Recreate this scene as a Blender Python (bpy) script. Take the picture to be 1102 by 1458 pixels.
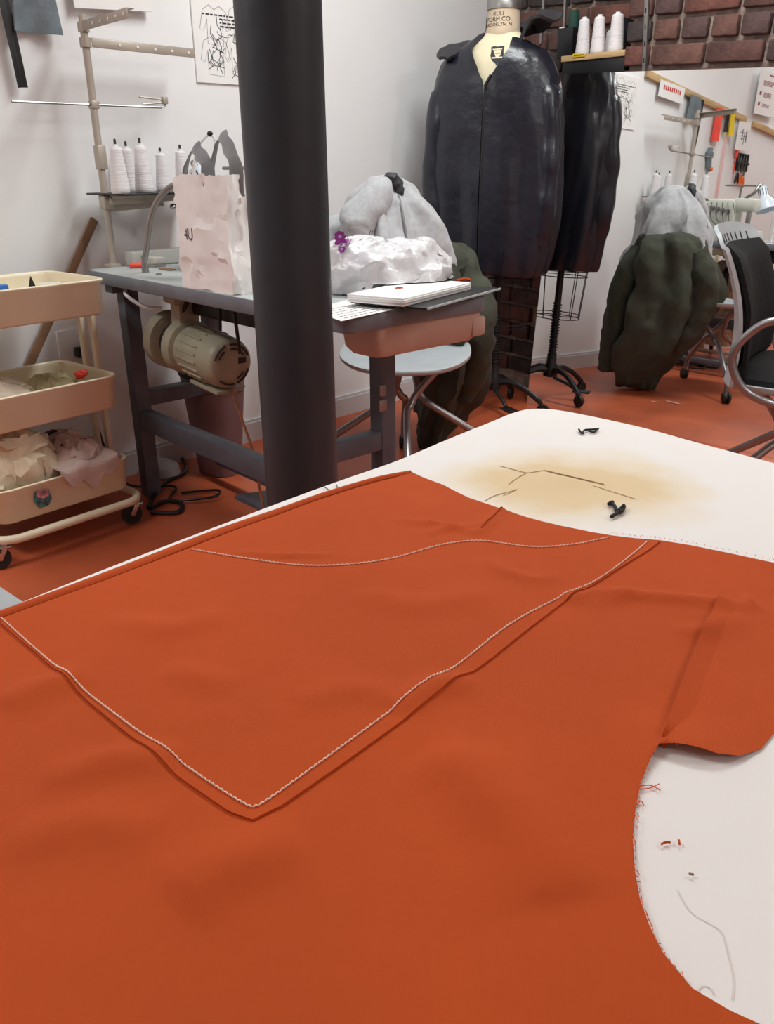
import bpy, bmesh, math, random
import numpy as np
from mathutils import Vector, Matrix, noise
from mathutils.bvhtree import BVHTree
from mathutils.geometry import delaunay_2d_cdt
for _o in list(bpy.data.objects): bpy.data.objects.remove(_o)
SC = bpy.context.scene; COL = SC.collection
random.seed(4)
def V(*a): return Vector(a)
def nvec(p): return Vector([noise.noise(p+Vector(o))*1.25 for o in ((9.3, -1.5, 3.7), (0, 0, 0), (-6.1, 4.4, 17.2))])
# ------------------------------------------------------------------ camera
F, PITCH, ROLL, CH = 1211.0, math.radians(22.3), math.radians(-0.6), 1.05
CAMP = V(0, 0, CH)
FW = V(0, math.cos(PITCH), -math.sin(PITCH))
_u = V(0, math.sin(PITCH), math.cos(PITCH)); _r = V(1, 0, 0)
RT = _r*math.cos(ROLL) + _u*math.sin(ROLL); UP = _u*math.cos(ROLL) - _r*math.sin(ROLL)
cd = bpy.data.cameras.new('camera'); cam = bpy.data.objects.new('camera', cd); COL.objects.link(cam)
cd.sensor_fit = 'VERTICAL'; cd.sensor_height = 24.0; cd.lens = F/1458*24.0; cd.clip_start = .02
cam.matrix_world = Matrix(((RT.x, UP.x, -FW.x, 0), (RT.y, UP.y, -FW.y, 0), (RT.z, UP.z, -FW.z, CH), (0, 0, 0, 1)))
SC.camera = cam
# ------------------------------------------------------------------ world, lights, exposure
SC.view_settings.view_transform = 'Standard'; SC.view_settings.look = 'None'
SC.view_settings.gamma = 1; SC.view_settings.use_curve_mapping = False
SC.view_settings.exposure = -0.17
wd = bpy.data.worlds.new('world'); SC.world = wd; wd.use_nodes = True
wd.node_tree.nodes['Background'].inputs[0].default_value = (.8, .85, 1, 1)
wd.node_tree.nodes['Background'].inputs[1].default_value = 0.15
def area(name, loc, size, power, col, rz=0):
    d = bpy.data.lights.new(name, 'AREA'); d.shape = 'RECTANGLE'; d.size, d.size_y = size; d.energy = power; d.color = col
    o = bpy.data.objects.new(name, d); o.location = loc; o.rotation_euler = (0, 0, rz); COL.objects.link(o)
area('ceiling_light_far', (0.55, 2.55, 2.62), (1.3, .35), 48, (.955, 1, .985), math.radians(-44))
area('ceiling_light_left', (-1.85, 1.0, 2.62), (1.3, .35), 36, (.965, 1, .99), math.radians(-44))
area('ceiling_light_side', (2.6, .9, 2.62), (1.3, .35), 36, (.965, 1, .985), math.radians(-44))
area('fill_light_back', (2.2, -1.6, 2.62), (1.3, .35), 24, (.965, 1, .985), math.radians(-44))  # fill light added behind the camera to brighten faces turned towards it
# ------------------------------------------------------------------ frame helpers
def ray(px, py): return FW + RT*((px-551)/F) - UP*((py-729)/F)
def atz(px, py, z):
    d = ray(px, py); return CAMP + d*((z-CH)/d.z)
def atd(px, py, y):
    d = ray(px, py); return CAMP + d*(y/d.y)
def atp(px, py, P, n):
    d = ray(px, py); return CAMP + d*((P-CAMP).dot(n)/d.dot(n))
AZ = math.radians(46.16)
NB = V(math.sin(AZ), math.cos(AZ), 0)          # into the brick wall
TB = V(math.cos(AZ), -math.sin(AZ), 0)         # along the brick wall, to the right
AW = math.radians(44.2)
DW = V(math.sin(AW), math.cos(AW), 0); NW = V(math.cos(AW), -math.sin(AW), 0)   # along the white wall / out of it
W0 = V(-.635, 3.268, 0)
def wallp(s, z, out=0): return W0 + DW*s + NW*out + V(0, 0, z)    # a point on the white wall
def ws(x, y): return (V(x, y, 0)-W0).dot(DW)
# ------------------------------------------------------------------ materials
def lin(r, g, b):
    f = lambda c: (c/255/12.92) if c/255 <= .04045 else ((c/255+.055)/1.055)**2.4
    return (f(r), f(g), f(b), 1)
MATS = {}
def mat(name, rgb, rough=.6, metal=0, var=.06, scale=12, bump=0, bscale=None, spec=.5, coat=0, sheen=0, trans=0, stretch=None):
    if name in MATS: return MATS[name]
    m = bpy.data.materials.new(name); m.use_nodes = True; nt = m.node_tree; b = nt.nodes['Principled BSDF']
    c = lin(*rgb)
    tc = nt.nodes.new('ShaderNodeTexCoord'); mp = nt.nodes.new('ShaderNodeMapping'); nt.links.new(tc.outputs['Object'], mp.inputs[0])
    if stretch: mp.inputs['Scale'].default_value = stretch
    nz = nt.nodes.new('ShaderNodeTexNoise'); nz.inputs['Scale'].default_value = scale; nz.inputs['Detail'].default_value = 5
    nt.links.new(mp.outputs[0], nz.inputs['Vector'])
    rp = nt.nodes.new('ShaderNodeValToRGB'); e = rp.color_ramp.elements
    e[0].position = .3; e[1].position = .7
    e[0].color = tuple(max(0, x*(1-var*2)) for x in c[:3])+(1,); e[1].color = tuple(min(1, x*(1+var*2)) for x in c[:3])+(1,)
    nt.links.new(nz.outputs[0], rp.inputs[0]); nt.links.new(rp.outputs[0], b.inputs['Base Color'])
    b.inputs['Roughness'].default_value = rough; b.inputs['Metallic'].default_value = metal
    b.inputs['Specular IOR Level'].default_value = spec
    if coat: b.inputs['Coat Weight'].default_value = coat; b.inputs['Coat Roughness'].default_value = .12
    if sheen: b.inputs['Sheen Weight'].default_value = sheen
    if trans: b.inputs['Transmission Weight'].default_value = trans
    if bump:
        n2 = nt.nodes.new('ShaderNodeTexNoise'); n2.inputs['Scale'].default_value = bscale or scale*4; n2.inputs['Detail'].default_value = 4
        nt.links.new(mp.outputs[0], n2.inputs['Vector'])
        bp = nt.nodes.new('ShaderNodeBump'); bp.inputs['Strength'].default_value = bump; bp.inputs['Distance'].default_value = .01
        nt.links.new(n2.outputs[0], bp.inputs['Height']); nt.links.new(bp.outputs[0], b.inputs['Normal'])
    MATS[name] = m; return m
M_wall = mat('white_paint', (238, 238, 239), .55, var=.012, scale=3, bump=.05, bscale=60)
M_ceil = mat('ceiling_paint', (225, 224, 222), .8, var=.01)
M_room = mat('room_paint', (214, 208, 203), .8, var=.02)
M_floor = mat('orange_floor_paint', (182, 88, 54), .42, var=.1, scale=4, bump=.04, bscale=30)
M_base = mat('baseboard_paint', (206, 204, 205), .5, var=.02)
M_gpaint = mat('grey_machine_paint', (112, 116, 124), .45, var=.05, scale=20)
M_gleg = mat('blue_grey_leg_paint', (84, 85, 94), .5, var=.08, scale=20)
M_top = mat('pale_grey_laminate', (186, 193, 192), .4, var=.03, scale=8)
M_pillar = mat('charcoal_pillar_paint', (40, 46, 53), .42, var=.06, scale=6, bump=.15, bscale=25)
M_cream = mat('cream_enamel', (234, 222, 194), .38, var=.03, scale=6)
M_beige = mat('beige_metal', (180, 170, 158), .42, metal=.25, var=.05)
M_chrome = mat('chrome', (200, 200, 202), .22, metal=1, var=.02)
M_steel = mat('dull_steel', (150, 148, 146), .36, metal=.8, var=.06)
M_black = mat('black_plastic', (22, 22, 24), .45, var=.1)
M_blackm = mat('black_iron', (30, 29, 30), .5, metal=.3, var=.15, scale=20)
M_rubber = mat('black_rubber', (30, 29, 28), .6, var=.12)
M_thread = mat('white_thread', (236, 232, 234), .75, var=.03, scale=40, bump=.4, bscale=220, stretch=(.1, .1, 3))
M_paper = mat('white_paper', (238, 236, 235), .8, var=.01)
M_bagp = mat('white_kraft_paper', (246, 241, 239), .62, var=.03, scale=7, bump=.12, bscale=40)
M_plas = mat('white_plastic_film', (228, 227, 230), .3, var=.02, scale=9, coat=.2, trans=.1, bump=.5, bscale=26)
M_motor = mat('khaki_motor_paint', (158, 153, 132), .45, var=.05, scale=18)
M_dark = mat('motor_dark', (40, 34, 32), .6, var=.15)
M_tan = mat('tan_plastic', (184, 154, 140), .5, var=.04)
M_wood = mat('pale_wood', (196, 164, 118), .55, var=.12, scale=6, stretch=(1, 1, 12))
M_woodb = mat('brown_wood', (140, 104, 76), .6, var=.14, scale=8)
M_grey = mat('grey_chair_shell', (176, 182, 186), .45, var=.03)
M_tube = mat('silver_tube_paint', (150, 146, 148), .32, metal=.75, var=.05)
M_hood = mat('grey_fleece', (176, 177, 180), .92, var=.05, scale=60, bump=.9, bscale=9, sheen=.2)
M_green = mat('olive_cotton', (62, 64, 53), .9, var=.14, scale=8, bump=1, bscale=11)
M_coat = mat('navy_shiny_nylon', (25, 27, 38), .33, var=.1, scale=9, bump=.8, bscale=10, spec=.5, coat=.12)
M_hoodlin = mat('dark_grey_lining', (50, 50, 54), .6, var=.1, bump=.1)
M_linen = mat('cream_linen', (232, 222, 190), .8, var=.03, scale=30)
M_neck = mat('neck_label_card', (205, 186, 160), .7, var=.06)
M_ink = mat('black_ink', (34, 32, 34), .8, var=.1)
M_inkp = mat('purple_ink', (70, 60, 92), .7, var=.1)
M_viol = mat('violet_print', (150, 60, 150), .6, var=.15, scale=60)
M_mort = mat('grey_mortar', (150, 134, 124), .95, var=.15, scale=30, bump=.6, bscale=80)
BR = [mat('brick_%s' % n, c, .88, var=.2, scale=16, bump=.5, bscale=60) for n, c in (('dark_red', (88, 60, 55)), ('brown', (100, 70, 62)), ('charred', (62, 53, 53)), ('red', (106, 68, 60)), ('plum', (82, 62, 60)))]
M_redo = mat('coral_red', (240, 80, 66), .6, var=.06)
M_yel = mat('yellow', (230, 200, 40), .6, var=.05)
M_orange = mat('orange_plastic', (236, 110, 40), .45, var=.05)
M_gcloth = mat('slate_cloth', (112, 122, 128), .85, var=.1, scale=20, bump=.2)
M_pink = mat('pale_pink_plastic', (238, 200, 200), .4, var=.03)
M_bin = mat('mauve_bin_plastic', (120, 92, 92), .45, var=.05)
M_white = mat('white_enamel', (236, 238, 240), .35, var=.01)
M_canv = mat('canvas_scraps', (206, 190, 170), .85, var=.1, scale=14, bump=.25)
M_pinkc = mat('pinkish_scraps', (200, 176, 168), .85, var=.1, scale=14, bump=.25)
M_olivc = mat('khaki_scraps', (170, 160, 120), .85, var=.12, scale=14, bump=.25)
M_blue = mat('blue_plastic', (40, 110, 190), .4, var=.04)
M_teal = mat('dark_green_thread', (24, 66, 56), .7, var=.06, scale=40, bump=.4, bscale=220)
M_dredink = mat('dark_red_ink', (140, 60, 76), .8, var=.08)
M_grayh = mat('grey_ribbon', (128, 128, 130), .4, var=.12, scale=20)
M_machine = mat('machine_cream', (206, 208, 198), .4, var=.04)
M_lamp = mat('lamp_blue_white', (214, 222, 234), .35, var=.02)
M_purple = mat('plum_cloth', (84, 56, 76), .85, var=.1)
# ------------------------------------------------------------------ object helpers
def thing(name, label, cat, loc=(0, 0, 0), rz=0, group=None):
    o = bpy.data.objects.new(name, None); COL.objects.link(o); o.empty_display_size = .05
    o.location = loc; o.rotation_euler = (0, 0, rz); o['label'] = label; o['category'] = cat
    if group: o['group'] = group
    return o
def rootmat(o):
    while o.parent: o = o.parent
    return Matrix.Translation(o.location) @ o.rotation_euler.to_matrix().to_4x4()
def tag(o, label, cat, group=None):
    o['label'] = label; o['category'] = cat
    if group: o['group'] = group
    return o
class MB:
    """collects world-space geometry; build() links it as one mesh"""
    def __init__(s): s.v = []; s.f = []
    def add(s, vs, fs):
        n = len(s.v); s.v += [Vector(v) for v in vs]; s.f += [tuple(i+n for i in f) for f in fs]; return s
    def box(s, c, size, X=V(1, 0, 0), Z=V(0, 0, 1), bev=0):
        X = X.normalized(); Z = Z.normalized(); Y = Z.cross(X).normalized(); Z = X.cross(Y)
        b = bmesh.new(); bmesh.ops.create_cube(b, size=1)
        for v in b.verts: v.co = V(v.co.x*size[0], v.co.y*size[1], v.co.z*size[2])
        if bev: bmesh.ops.bevel(b, geom=list(b.edges), offset=bev, segments=2, affect='EDGES', profile=.5)
        b.verts.ensure_lookup_table(); b.verts.index_update()
        s.add([Vector(c)+X*v.co.x+Y*v.co.y+Z*v.co.z for v in b.verts], [[v.index for v in f.verts] for f in b.faces]); b.free(); return s
    def bar(s, a, b, w, h, side=None, bev=.002):
        a = Vector(a); b = Vector(b); d = b-a; L = d.length; Z = side or V(0, 0, 1)
        if abs(d.normalized().dot(Z.normalized())) > .95: Z = V(1, 0, 0)
        return s.box((a+b)/2, (L, w, h), d, Z, bev)
    def tube(s, pts, r, n=10, smooth=0, cap=True):
        pts = [Vector(p) for p in pts]
        if smooth: pts = catmull(pts, smooth)
        rs = r if isinstance(r, (list, tuple)) else None
        m = len(pts); prev = None; rings = []
        for i, p in enumerate(pts):
            t = (pts[min(i+1, m-1)]-pts[max(i-1, 0)]).normalized()
            if prev is None:
                a = V(0, 0, 1) if abs(t.z) < .9 else V(1, 0, 0); x = t.cross(a).normalized()
            else:
                x = (prev-t*prev.dot(t)).normalized()
            prev = x; y = t.cross(x)
            rr = rs[int(round(i*(len(rs)-1)/(m-1)))] if rs else r
            rings.append([p+x*rr*math.cos(2*math.pi*k/n)+y*rr*math.sin(2*math.pi*k/n) for k in range(n)])
        vs = [v for R in rings for v in R]; fs = []
        for i in range(m-1):
            for k in range(n): fs.append((i*n+k, i*n+(k+1) % n, (i+1)*n+(k+1) % n, (i+1)*n+k))
        if cap: fs += [tuple(range(n))[::-1], tuple((m-1)*n+k for k in range(n))]
        return s.add(vs, fs)
    def lathe(s, prof, base, axis=V(0, 0, 1), n=24, cap=True):
        axis = axis.normalized(); a = V(0, 0, 1) if abs(axis.z) < .9 else V(1, 0, 0)
        x = axis.cross(a).normalized(); y = axis.cross(x); base = Vector(base); vs = []; fs = []
        for r, h in prof:
            for k in range(n):
                t = 2*math.pi*k/n; vs.append(base+axis*h+(x*math.cos(t)+y*math.sin(t))*r)
        m = len(prof)
        for i in range(m-1):
            for k in range(n): fs.append((i*n+k, i*n+(k+1) % n, (i+1)*n+(k+1) % n, (i+1)*n+k))
        if cap: fs += [tuple(range(n))[::-1], tuple((m-1)*n+k for k in range(n))]
        return s.add(vs, fs)
    def loft(s, rings, cap=True, closed=True):
        n = len(rings[0]); m = len(rings); vs = [v for R in rings for v in R]; fs = []
        for i in range(m-1):
            for k in range(n if closed else n-1): fs.append((i*n+k, i*n+(k+1) % n, (i+1)*n+(k+1) % n, (i+1)*n+k))
        if cap and closed: fs += [tuple(range(n))[::-1], tuple((m-1)*n+k for k in range(n))]
        return s.add(vs, fs)
    def sheet(s, rows, thick=0.002):
        """a grid of points given thickness"""
        h = len(rows); w = len(rows[0]); P = [[Vector(p) for p in r] for r in rows]
        nrm = [[None]*w for _ in range(h)]
        for i in range(h):
            for j in range(w):
                a = P[min(i+1, h-1)][j]-P[max(i-1, 0)][j]; b = P[i][min(j+1, w-1)]-P[i][max(j-1, 0)]
                c = a.cross(b); nrm[i][j] = c.normalized() if c.length > 1e-12 else V(0, 0, 1)
        vs = [P[i][j]+nrm[i][j]*thick/2 for i in range(h) for j in range(w)]+[P[i][j]-nrm[i][j]*thick/2 for i in range(h) for j in range(w)]
        o = h*w; fs = []
        for i in range(h-1):
            for j in range(w-1):
                a, b, c, d = i*w+j, i*w+j+1, (i+1)*w+j+1, (i+1)*w+j
                fs += [(a, b, c, d), (o+d, o+c, o+b, o+a)]
        bd = [(0, j) for j in range(w)]+[(i, w-1) for i in range(1, h)]+[(h-1, j) for j in range(w-2, -1, -1)]+[(i, 0) for i in range(h-2, 0, -1)]
        for k in range(len(bd)):
            a = bd[k]; b = bd[(k+1) % len(bd)]; ia = a[0]*w+a[1]; ib = b[0]*w+b[1]; fs.append((ib, ia, o+ia, o+ib))
        return s.add(vs, fs)
    def prism(s, poly, d):
        """polygon (list of points) extruded by vector d"""
        n = len(poly); P = [Vector(p) for p in poly]
        return s.add(P+[p+d for p in P], [tuple(range(n))[::-1], tuple(range(n, 2*n))]+[(k, (k+1) % n, n+(k+1) % n, n+k) for k in range(n)])
    def ball(s, c, r, n=12, sq=(1, 1, 1)):
        vs = []; fs = []; m = n//2
        prof = [(max(1e-4, math.sin(math.pi*i/m)), -math.cos(math.pi*i/m)) for i in range(m+1)]
        for a, z in prof:
            for k in range(n): t = 2*math.pi*k/n; vs.append(Vector(c)+V(a*math.cos(t)*r*sq[0], a*math.sin(t)*r*sq[1], z*r*sq[2]))
        for i in range(m):
            for k in range(n): fs.append((i*n+k, i*n+(k+1) % n, (i+1)*n+(k+1) % n, (i+1)*n+k))
        return s.add(vs, fs)
    def build(s, name, m, parent=None, smooth=True, angle=40, label=None, stuff=False):
        vs = s.v
        if parent is not None:
            I = rootmat(parent).inverted(); vs = [I @ v for v in vs]
        me = bpy.data.meshes.new(name); me.from_pydata(vs, [], s.f); me.update()
        b = bmesh.new(); b.from_mesh(me); bmesh.ops.recalc_face_normals(b, faces=b.faces); b.to_mesh(me); b.free()
        if smooth:
            me.polygons.foreach_set('use_smooth', [True]*len(me.polygons)); me.set_sharp_from_angle(angle=math.radians(angle))
        me.materials.append(m)
        o = bpy.data.objects.new(name, me); COL.objects.link(o)
        if parent is not None: o.parent = parent
        if label: o['label'] = label
        if stuff: o['kind'] = 'stuff'
        return o
def catmull(P, k):
    out = []; n = len(P)
    for i in range(n-1):
        a, b, c, d = P[max(i-1, 0)], P[i], P[i+1], P[min(i+2, n-1)]
        for j in range(k):
            t = j/k; out.append(.5*((2*b)+(c-a)*t+(2*a-5*b+4*c-d)*t*t+(3*b-a-3*c+d)*t**3))
    return out+[P[-1]]
def struct(name, mb, m, **k):
    o = mb.build(name, m, **k); o['kind'] = 'structure'; return o
def nz(p, s=1, o=0): return noise.noise(Vector(p)*s+V(o, o*1.7, o*.3))
def crumple(mb, amp, sc, seed=0, ridged=True):
    for v in mb.v:
        a = 0; A = amp; S = sc
        for _ in range(3):
            d = nvec(v*S+V(seed, seed*2.1, 0))
            if ridged: d = Vector([(.5-abs(x))*(1 if x > 0 else -1)*.8+x*.4 for x in d])
            v += d*A; A *= .5; S *= 2.1
    return mb
def copytree(o, loc=None, rz=None, label=None, parent=None):
    c = o.copy(); COL.objects.link(c)
    if parent is not None: c.parent = parent
    if loc is not None: c.location = loc
    if rz is not None: c.rotation_euler = (0, 0, rz)
    if label: c['label'] = label
    for ch in list(o.children): copytree(ch, parent=c)
    return c
def textmesh(txt, size):
    cu = bpy.data.curves.new('lettering', 'FONT'); cu.body = txt; cu.size = size; cu.align_x = 'CENTER'; cu.align_y = 'CENTER'; cu.resolution_u = 3
    o = bpy.data.objects.new('lettering', cu); COL.objects.link(o)
    dg = bpy.context.evaluated_depsgraph_get(); me = bpy.data.meshes.new_from_object(o.evaluated_get(dg))
    vs = [v.co.copy() for v in me.vertices]; fs = [tuple(p.vertices) for p in me.polygons]
    bpy.data.objects.remove(o); bpy.data.curves.remove(cu); bpy.data.meshes.remove(me); return vs, fs
def ribbon(mb, pts, w, nrm, th=.0002):
    """flat line of width w lying on a plane with normal nrm"""
    P = [Vector(p) for p in pts]; L = []; R = []
    for i, p in enumerate(P):
        t = (P[min(i+1, len(P)-1)]-P[max(i-1, 0)]).normalized(); s = nrm.cross(t).normalized()*w/2; L.append(p+s+nrm*th); R.append(p-s+nrm*th)
    n = len(P); mb.add(L+R, [(i, i+1, n+i+1, n+i) for i in range(n-1)]); return mb
def bvh(mb): return BVHTree.FromPolygons(mb.v, mb.f)
def sm(a, b, x):
    t = min(1, max(0, (x-a)/(b-a))); return t*t*(3-2*t)
# ------------------------------------------------------------------ the room
H = 2.75
def quad(a, b, c, d, th):  # a slab whose front face is a,b,c,d and whose back is offset by th
    return MB().prism([a, b, c, d], th)
cor = None
# corner between the two walls
sB = 3.40
k_ = (sB-W0.dot(NB))/DW.dot(NB); CORNER = W0+DW*k_
FARL = W0-DW*4.6; BR_ = CORNER+TB*5.6; FARR = FARL+TB*5.6
struct('floor', quad(FARL-NW*.3-DW*.3, CORNER+NB*.4-NW*.3, BR_+NB*.4, FARR+TB*.3-NB*.3, V(0, 0, -.1)), M_floor, smooth=False)
struct('ceiling', quad(FARL-NW*.3-DW*.3+V(0, 0, H), CORNER+NB*.4-NW*.3+V(0, 0, H), BR_+NB*.4+V(0, 0, H), FARR+TB*.3-NB*.3+V(0, 0, H), V(0, 0, .1)), M_ceil, smooth=False)
wl = struct('wall_left', quad(FARL, CORNER, CORNER+V(0, 0, H), FARL+V(0, 0, H), -NW*.12), M_wall, smooth=False)
wb = struct('wall_back', quad(CORNER+NB*.012-TB*.05, BR_+NB*.012, BR_+NB*.012+V(0, 0, H), CORNER+NB*.012-TB*.05+V(0, 0, H), NB*.2), M_mort, smooth=False)
PN = 3.25                                   # front plane of the brick pier that the mirror leans on
_d = ray(893, 60); _p = CAMP+_d*((PN-CAMP.dot(NB))/_d.dot(NB)); SP = (_p-CORNER).dot(TB)
PC = TB*(CORNER.dot(TB)+SP)+NB*(PN+.012)
wp = struct('wall_back', quad(PC+TB*.012, PC+TB*5, PC+TB*5+V(0, 0, H), PC+TB*.012+V(0, 0, H), NB*(sB-PN-.002)), M_mort, smooth=False)
struct('wall_right', quad(BR_, FARR, FARR+V(0, 0, H), BR_+V(0, 0, H), TB*.1), M_room, smooth=False)
struct('wall_front', quad(FARR, FARL, FARL+V(0, 0, H), FARR+V(0, 0, H), -NB*.1), M_room, smooth=False)
mbb = MB(); mbb.prism([FARL+NW*.0, CORNER, CORNER+NW*.014, FARL+NW*.014], V(0, 0, .078))
mbb.prism([FARL+NW*.0+V(0, 0, .078), CORNER+V(0, 0, .078), CORNER+NW*.008+V(0, 0, .078), FARL+NW*.008+V(0, 0, .078)], V(0, 0, .012))
struct('baseboard_left', mbb, M_base, smooth=False)
# bricks of the back wall: one object each, three shared shapes per colour
def brick_mesh(L, m, seed):
    b = MB().box((0, 0, 0), (L, .05, .067), bev=.006)
    for v in b.v: v += nvec(v*25+V(seed, 0, 0))*.0035
    me = bpy.data.meshes.new('brick'); me.from_pydata(b.v, [], b.f); me.materials.append(m)
    me.polygons.foreach_set('use_smooth', [True]*len(me.polygons)); me.set_sharp_from_angle(angle=math.radians(50)); return me
full = [brick_mesh(.206, m, i) for i, m in enumerate(BR)]; half = [brick_mesh(.098, m, i+9) for i, m in enumerate(BR)]
TILT = math.radians(-2.6)
ub = (TB*math.cos(TILT)+V(0, 0, math.sin(TILT))); vb = (V(0, 0, 1)*math.cos(TILT)-TB*math.sin(TILT))
rb = Matrix(((ub.x, NB.x, vb.x), (ub.y, NB.y, vb.y), (ub.z, NB.z, vb.z))).to_4x4()
random.seed(11)
def laybricks(par, org, s0, s1, keep, ph, sidex=False):
    for r in range(24):
        z = .04+r*.0835; head = r % 5 == 3
        x = s0 - (0 if (r+ph) % 2 or sidex else .10)
        while x < s1:
            L = .098 if head or (sidex and x == s0 and r % 2) or random.random() < .14 else .206
            c = x+L/2; zz = z+math.tan(TILT)*(c+(org-CORNER).dot(TB))
            if c > .02 and keep(c, zz) and zz > .03:
                k = random.choice((0, 0, 1, 2, 2, 3, 4)); me = (half if L < .15 else full)[k]
                o = bpy.data.objects.new('brick', me); COL.objects.link(o); o.parent = par
                p = org+TB*c+NB*(.013+random.uniform(-.004, .003))+V(0, 0, zz)
                o.matrix_world = Matrix.Translation(p) @ rb
            x += L+.016
laybricks(wb, CORNER, .0, SP+.1, lambda c, z: c < SP and (c < .42 or z > 1.25), 0)
laybricks(wp, PC-NB*.012, .0, .95, lambda c, z: z > 1.27, 1, True)
for r in range(24):                                   # brick ends on the side of the pier
    zz = .04+r*.0835+math.tan(TILT)*SP
    if zz > 1.2:
        o = bpy.data.objects.new('brick', half[r % 5]); COL.objects.link(o); o.parent = wp
        o.matrix_world = Matrix.Translation(PC+TB*.03+NB*.085+V(0, 0, zz)) @ rb @ Matrix.Rotation(math.pi/2, 4, 'Z')
# ------------------------------------------------------------------ pillar
pc = atd(418, 450, 1.63); pc.z = 0
pl = thing('pillar', 'thick round charcoal painted steel pillar in front of the grey sewing table', 'pillar', pc)
MB().lathe([(.0735, .012), (.0735, H-.002)], pc, n=48).build('shaft', M_pillar, pl)
MB().lathe([(.105, .0), (.105, .01), (.098, .014), (.0735, .016)], pc, n=48).build('base_plate', M_pillar, pl)
# ------------------------------------------------------------------ padded table
ZT = .78
tab = thing('padded_table', 'big white padded work table with a yellow scorch stain and rounded far corner', 'table', (-.1, .25, 0))
opx = [(0, 866), (150, 806.5), (300, 749.5), (430, 701), (500, 676), (550, 659), (585, 645.5), (640, 622), (700, 598), (727, 587), (748, 581.5), (772, 580.5), (800, 583), (850, 592.5), (920, 608), (1000, 630), (1102, 657)]
O = [atz(x, y, ZT) for x, y in opx]
d0 = (O[0]-O[3]).normalized(); d1 = (O[-1]-O[-4]).normalized()
left_end = O[0]+d0*1.1; right_end = O[-1]+d1*.75
O = [left_end]+catmull(O, 4)+[right_end, right_end+d0*1.6]
def inset(P, d):
    n = len(P); out = []; cen = sum(P, V(0, 0, 0))/n
    for i in range(n):
        a = P[i]-P[i-1]; b = P[(i+1) % n]-P[i]; t = (a.normalized()+b.normalized())
        nn = V(t.y, -t.x, 0); nn = nn.normalized() if nn.length > 1e-6 else V(0, 0, 0)
        if nn.dot(cen-P[i]) < 0: nn = -nn
        out.append(P[i]+nn*d)
    return out
rings = [[p+V(0, 0, z) for p in inset(O, d)] for d, z in ((.008, -.062), (-.003, -.05), (-.004, -.014), (-.003, -.007), (-.001, -.0025), (.003, -.0006), (.009, 0))]
m = bpy.data.materials.new('padded_canvas'); m.use_nodes = True; nt = m.node_tree; b = nt.nodes['Principled BSDF']
ge = nt.nodes.new('ShaderNodeNewGeometry'); sc_ = atz(812, 690, ZT)
def node(t, **k):
    n = nt.nodes.new(t)
    for a, v in k.items(): setattr(n, a, v)
    return n
sub = node('ShaderNodeVectorMath', operation='SUBTRACT'); sub.inputs[1].default_value = sc_; nt.links.new(ge.outputs['Position'], sub.inputs[0])
rot = node('ShaderNodeMapping'); rot.inputs['Rotation'].default_value = (0, 0, math.radians(0)); rot.inputs['Scale'].default_value = (1/.125, 1/.105, 1); nt.links.new(sub.outputs[0], rot.inputs[0])
n1 = node('ShaderNodeTexNoise'); n1.inputs['Scale'].default_value = 14; n1.inputs['Detail'].default_value = 4; nt.links.new(ge.outputs['Position'], n1.inputs['Vector'])
ln = node('ShaderNodeVectorMath', operation='LENGTH'); nt.links.new(rot.outputs[0], ln.inputs[0])
ad = node('ShaderNodeMath', operation='MULTIPLY_ADD'); ad.inputs[1].default_value = .7; nt.links.new(n1.outputs[0], ad.inputs[0]); nt.links.new(ln.outputs['Value'], ad.inputs[2])
rp = node('ShaderNodeValToRGB'); e = rp.color_ramp.elements
e[0].position = .30; e[0].color = lin(226, 200, 158); e[1].position = 1.0; e[1].color = lin(243, 241, 238)
x = e.new(.62); x.color = lin(230, 208, 168); x = e.new(.8); x.color = lin(240, 230, 212)
mr = node('ShaderNodeMapRange'); mr.inputs['From Max'].default_value = 1.4; nt.links.new(ad.outputs[0], mr.inputs[0]); nt.links.new(mr.outputs[0], rp.inputs[0])
nt.links.new(rp.outputs[0], b.inputs['Base Color']); b.inputs['Roughness'].default_value = .85
n2 = node('ShaderNodeTexNoise'); n2.inputs['Scale'].default_value = 9; bp = node('ShaderNodeBump'); bp.inputs['Strength'].default_value = .12; bp.inputs['Distance'].default_value = .02
nt.links.new(ge.outputs['Position'], n2.inputs['Vector']); nt.links.new(n2.outputs[0], bp.inputs['Height']); nt.links.new(bp.outputs[0], b.inputs['Normal'])
MB().loft(rings).build('padded_top', m, tab, angle=60)
for q in (left_end-d0*.12+d1*.12, left_end-d0*.12+d1*.75, O[len(O)//2]+d0*.22+d1*.1+V(0, .0, 0), right_end-d1*.15+d0*.12):
    p = V(q.x, q.y, 0); MB().box(p+V(0, 0, .36), (.05, .05, .72), d1, bev=.004).build('leg', M_gleg, tab)
fr = MB()
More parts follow.
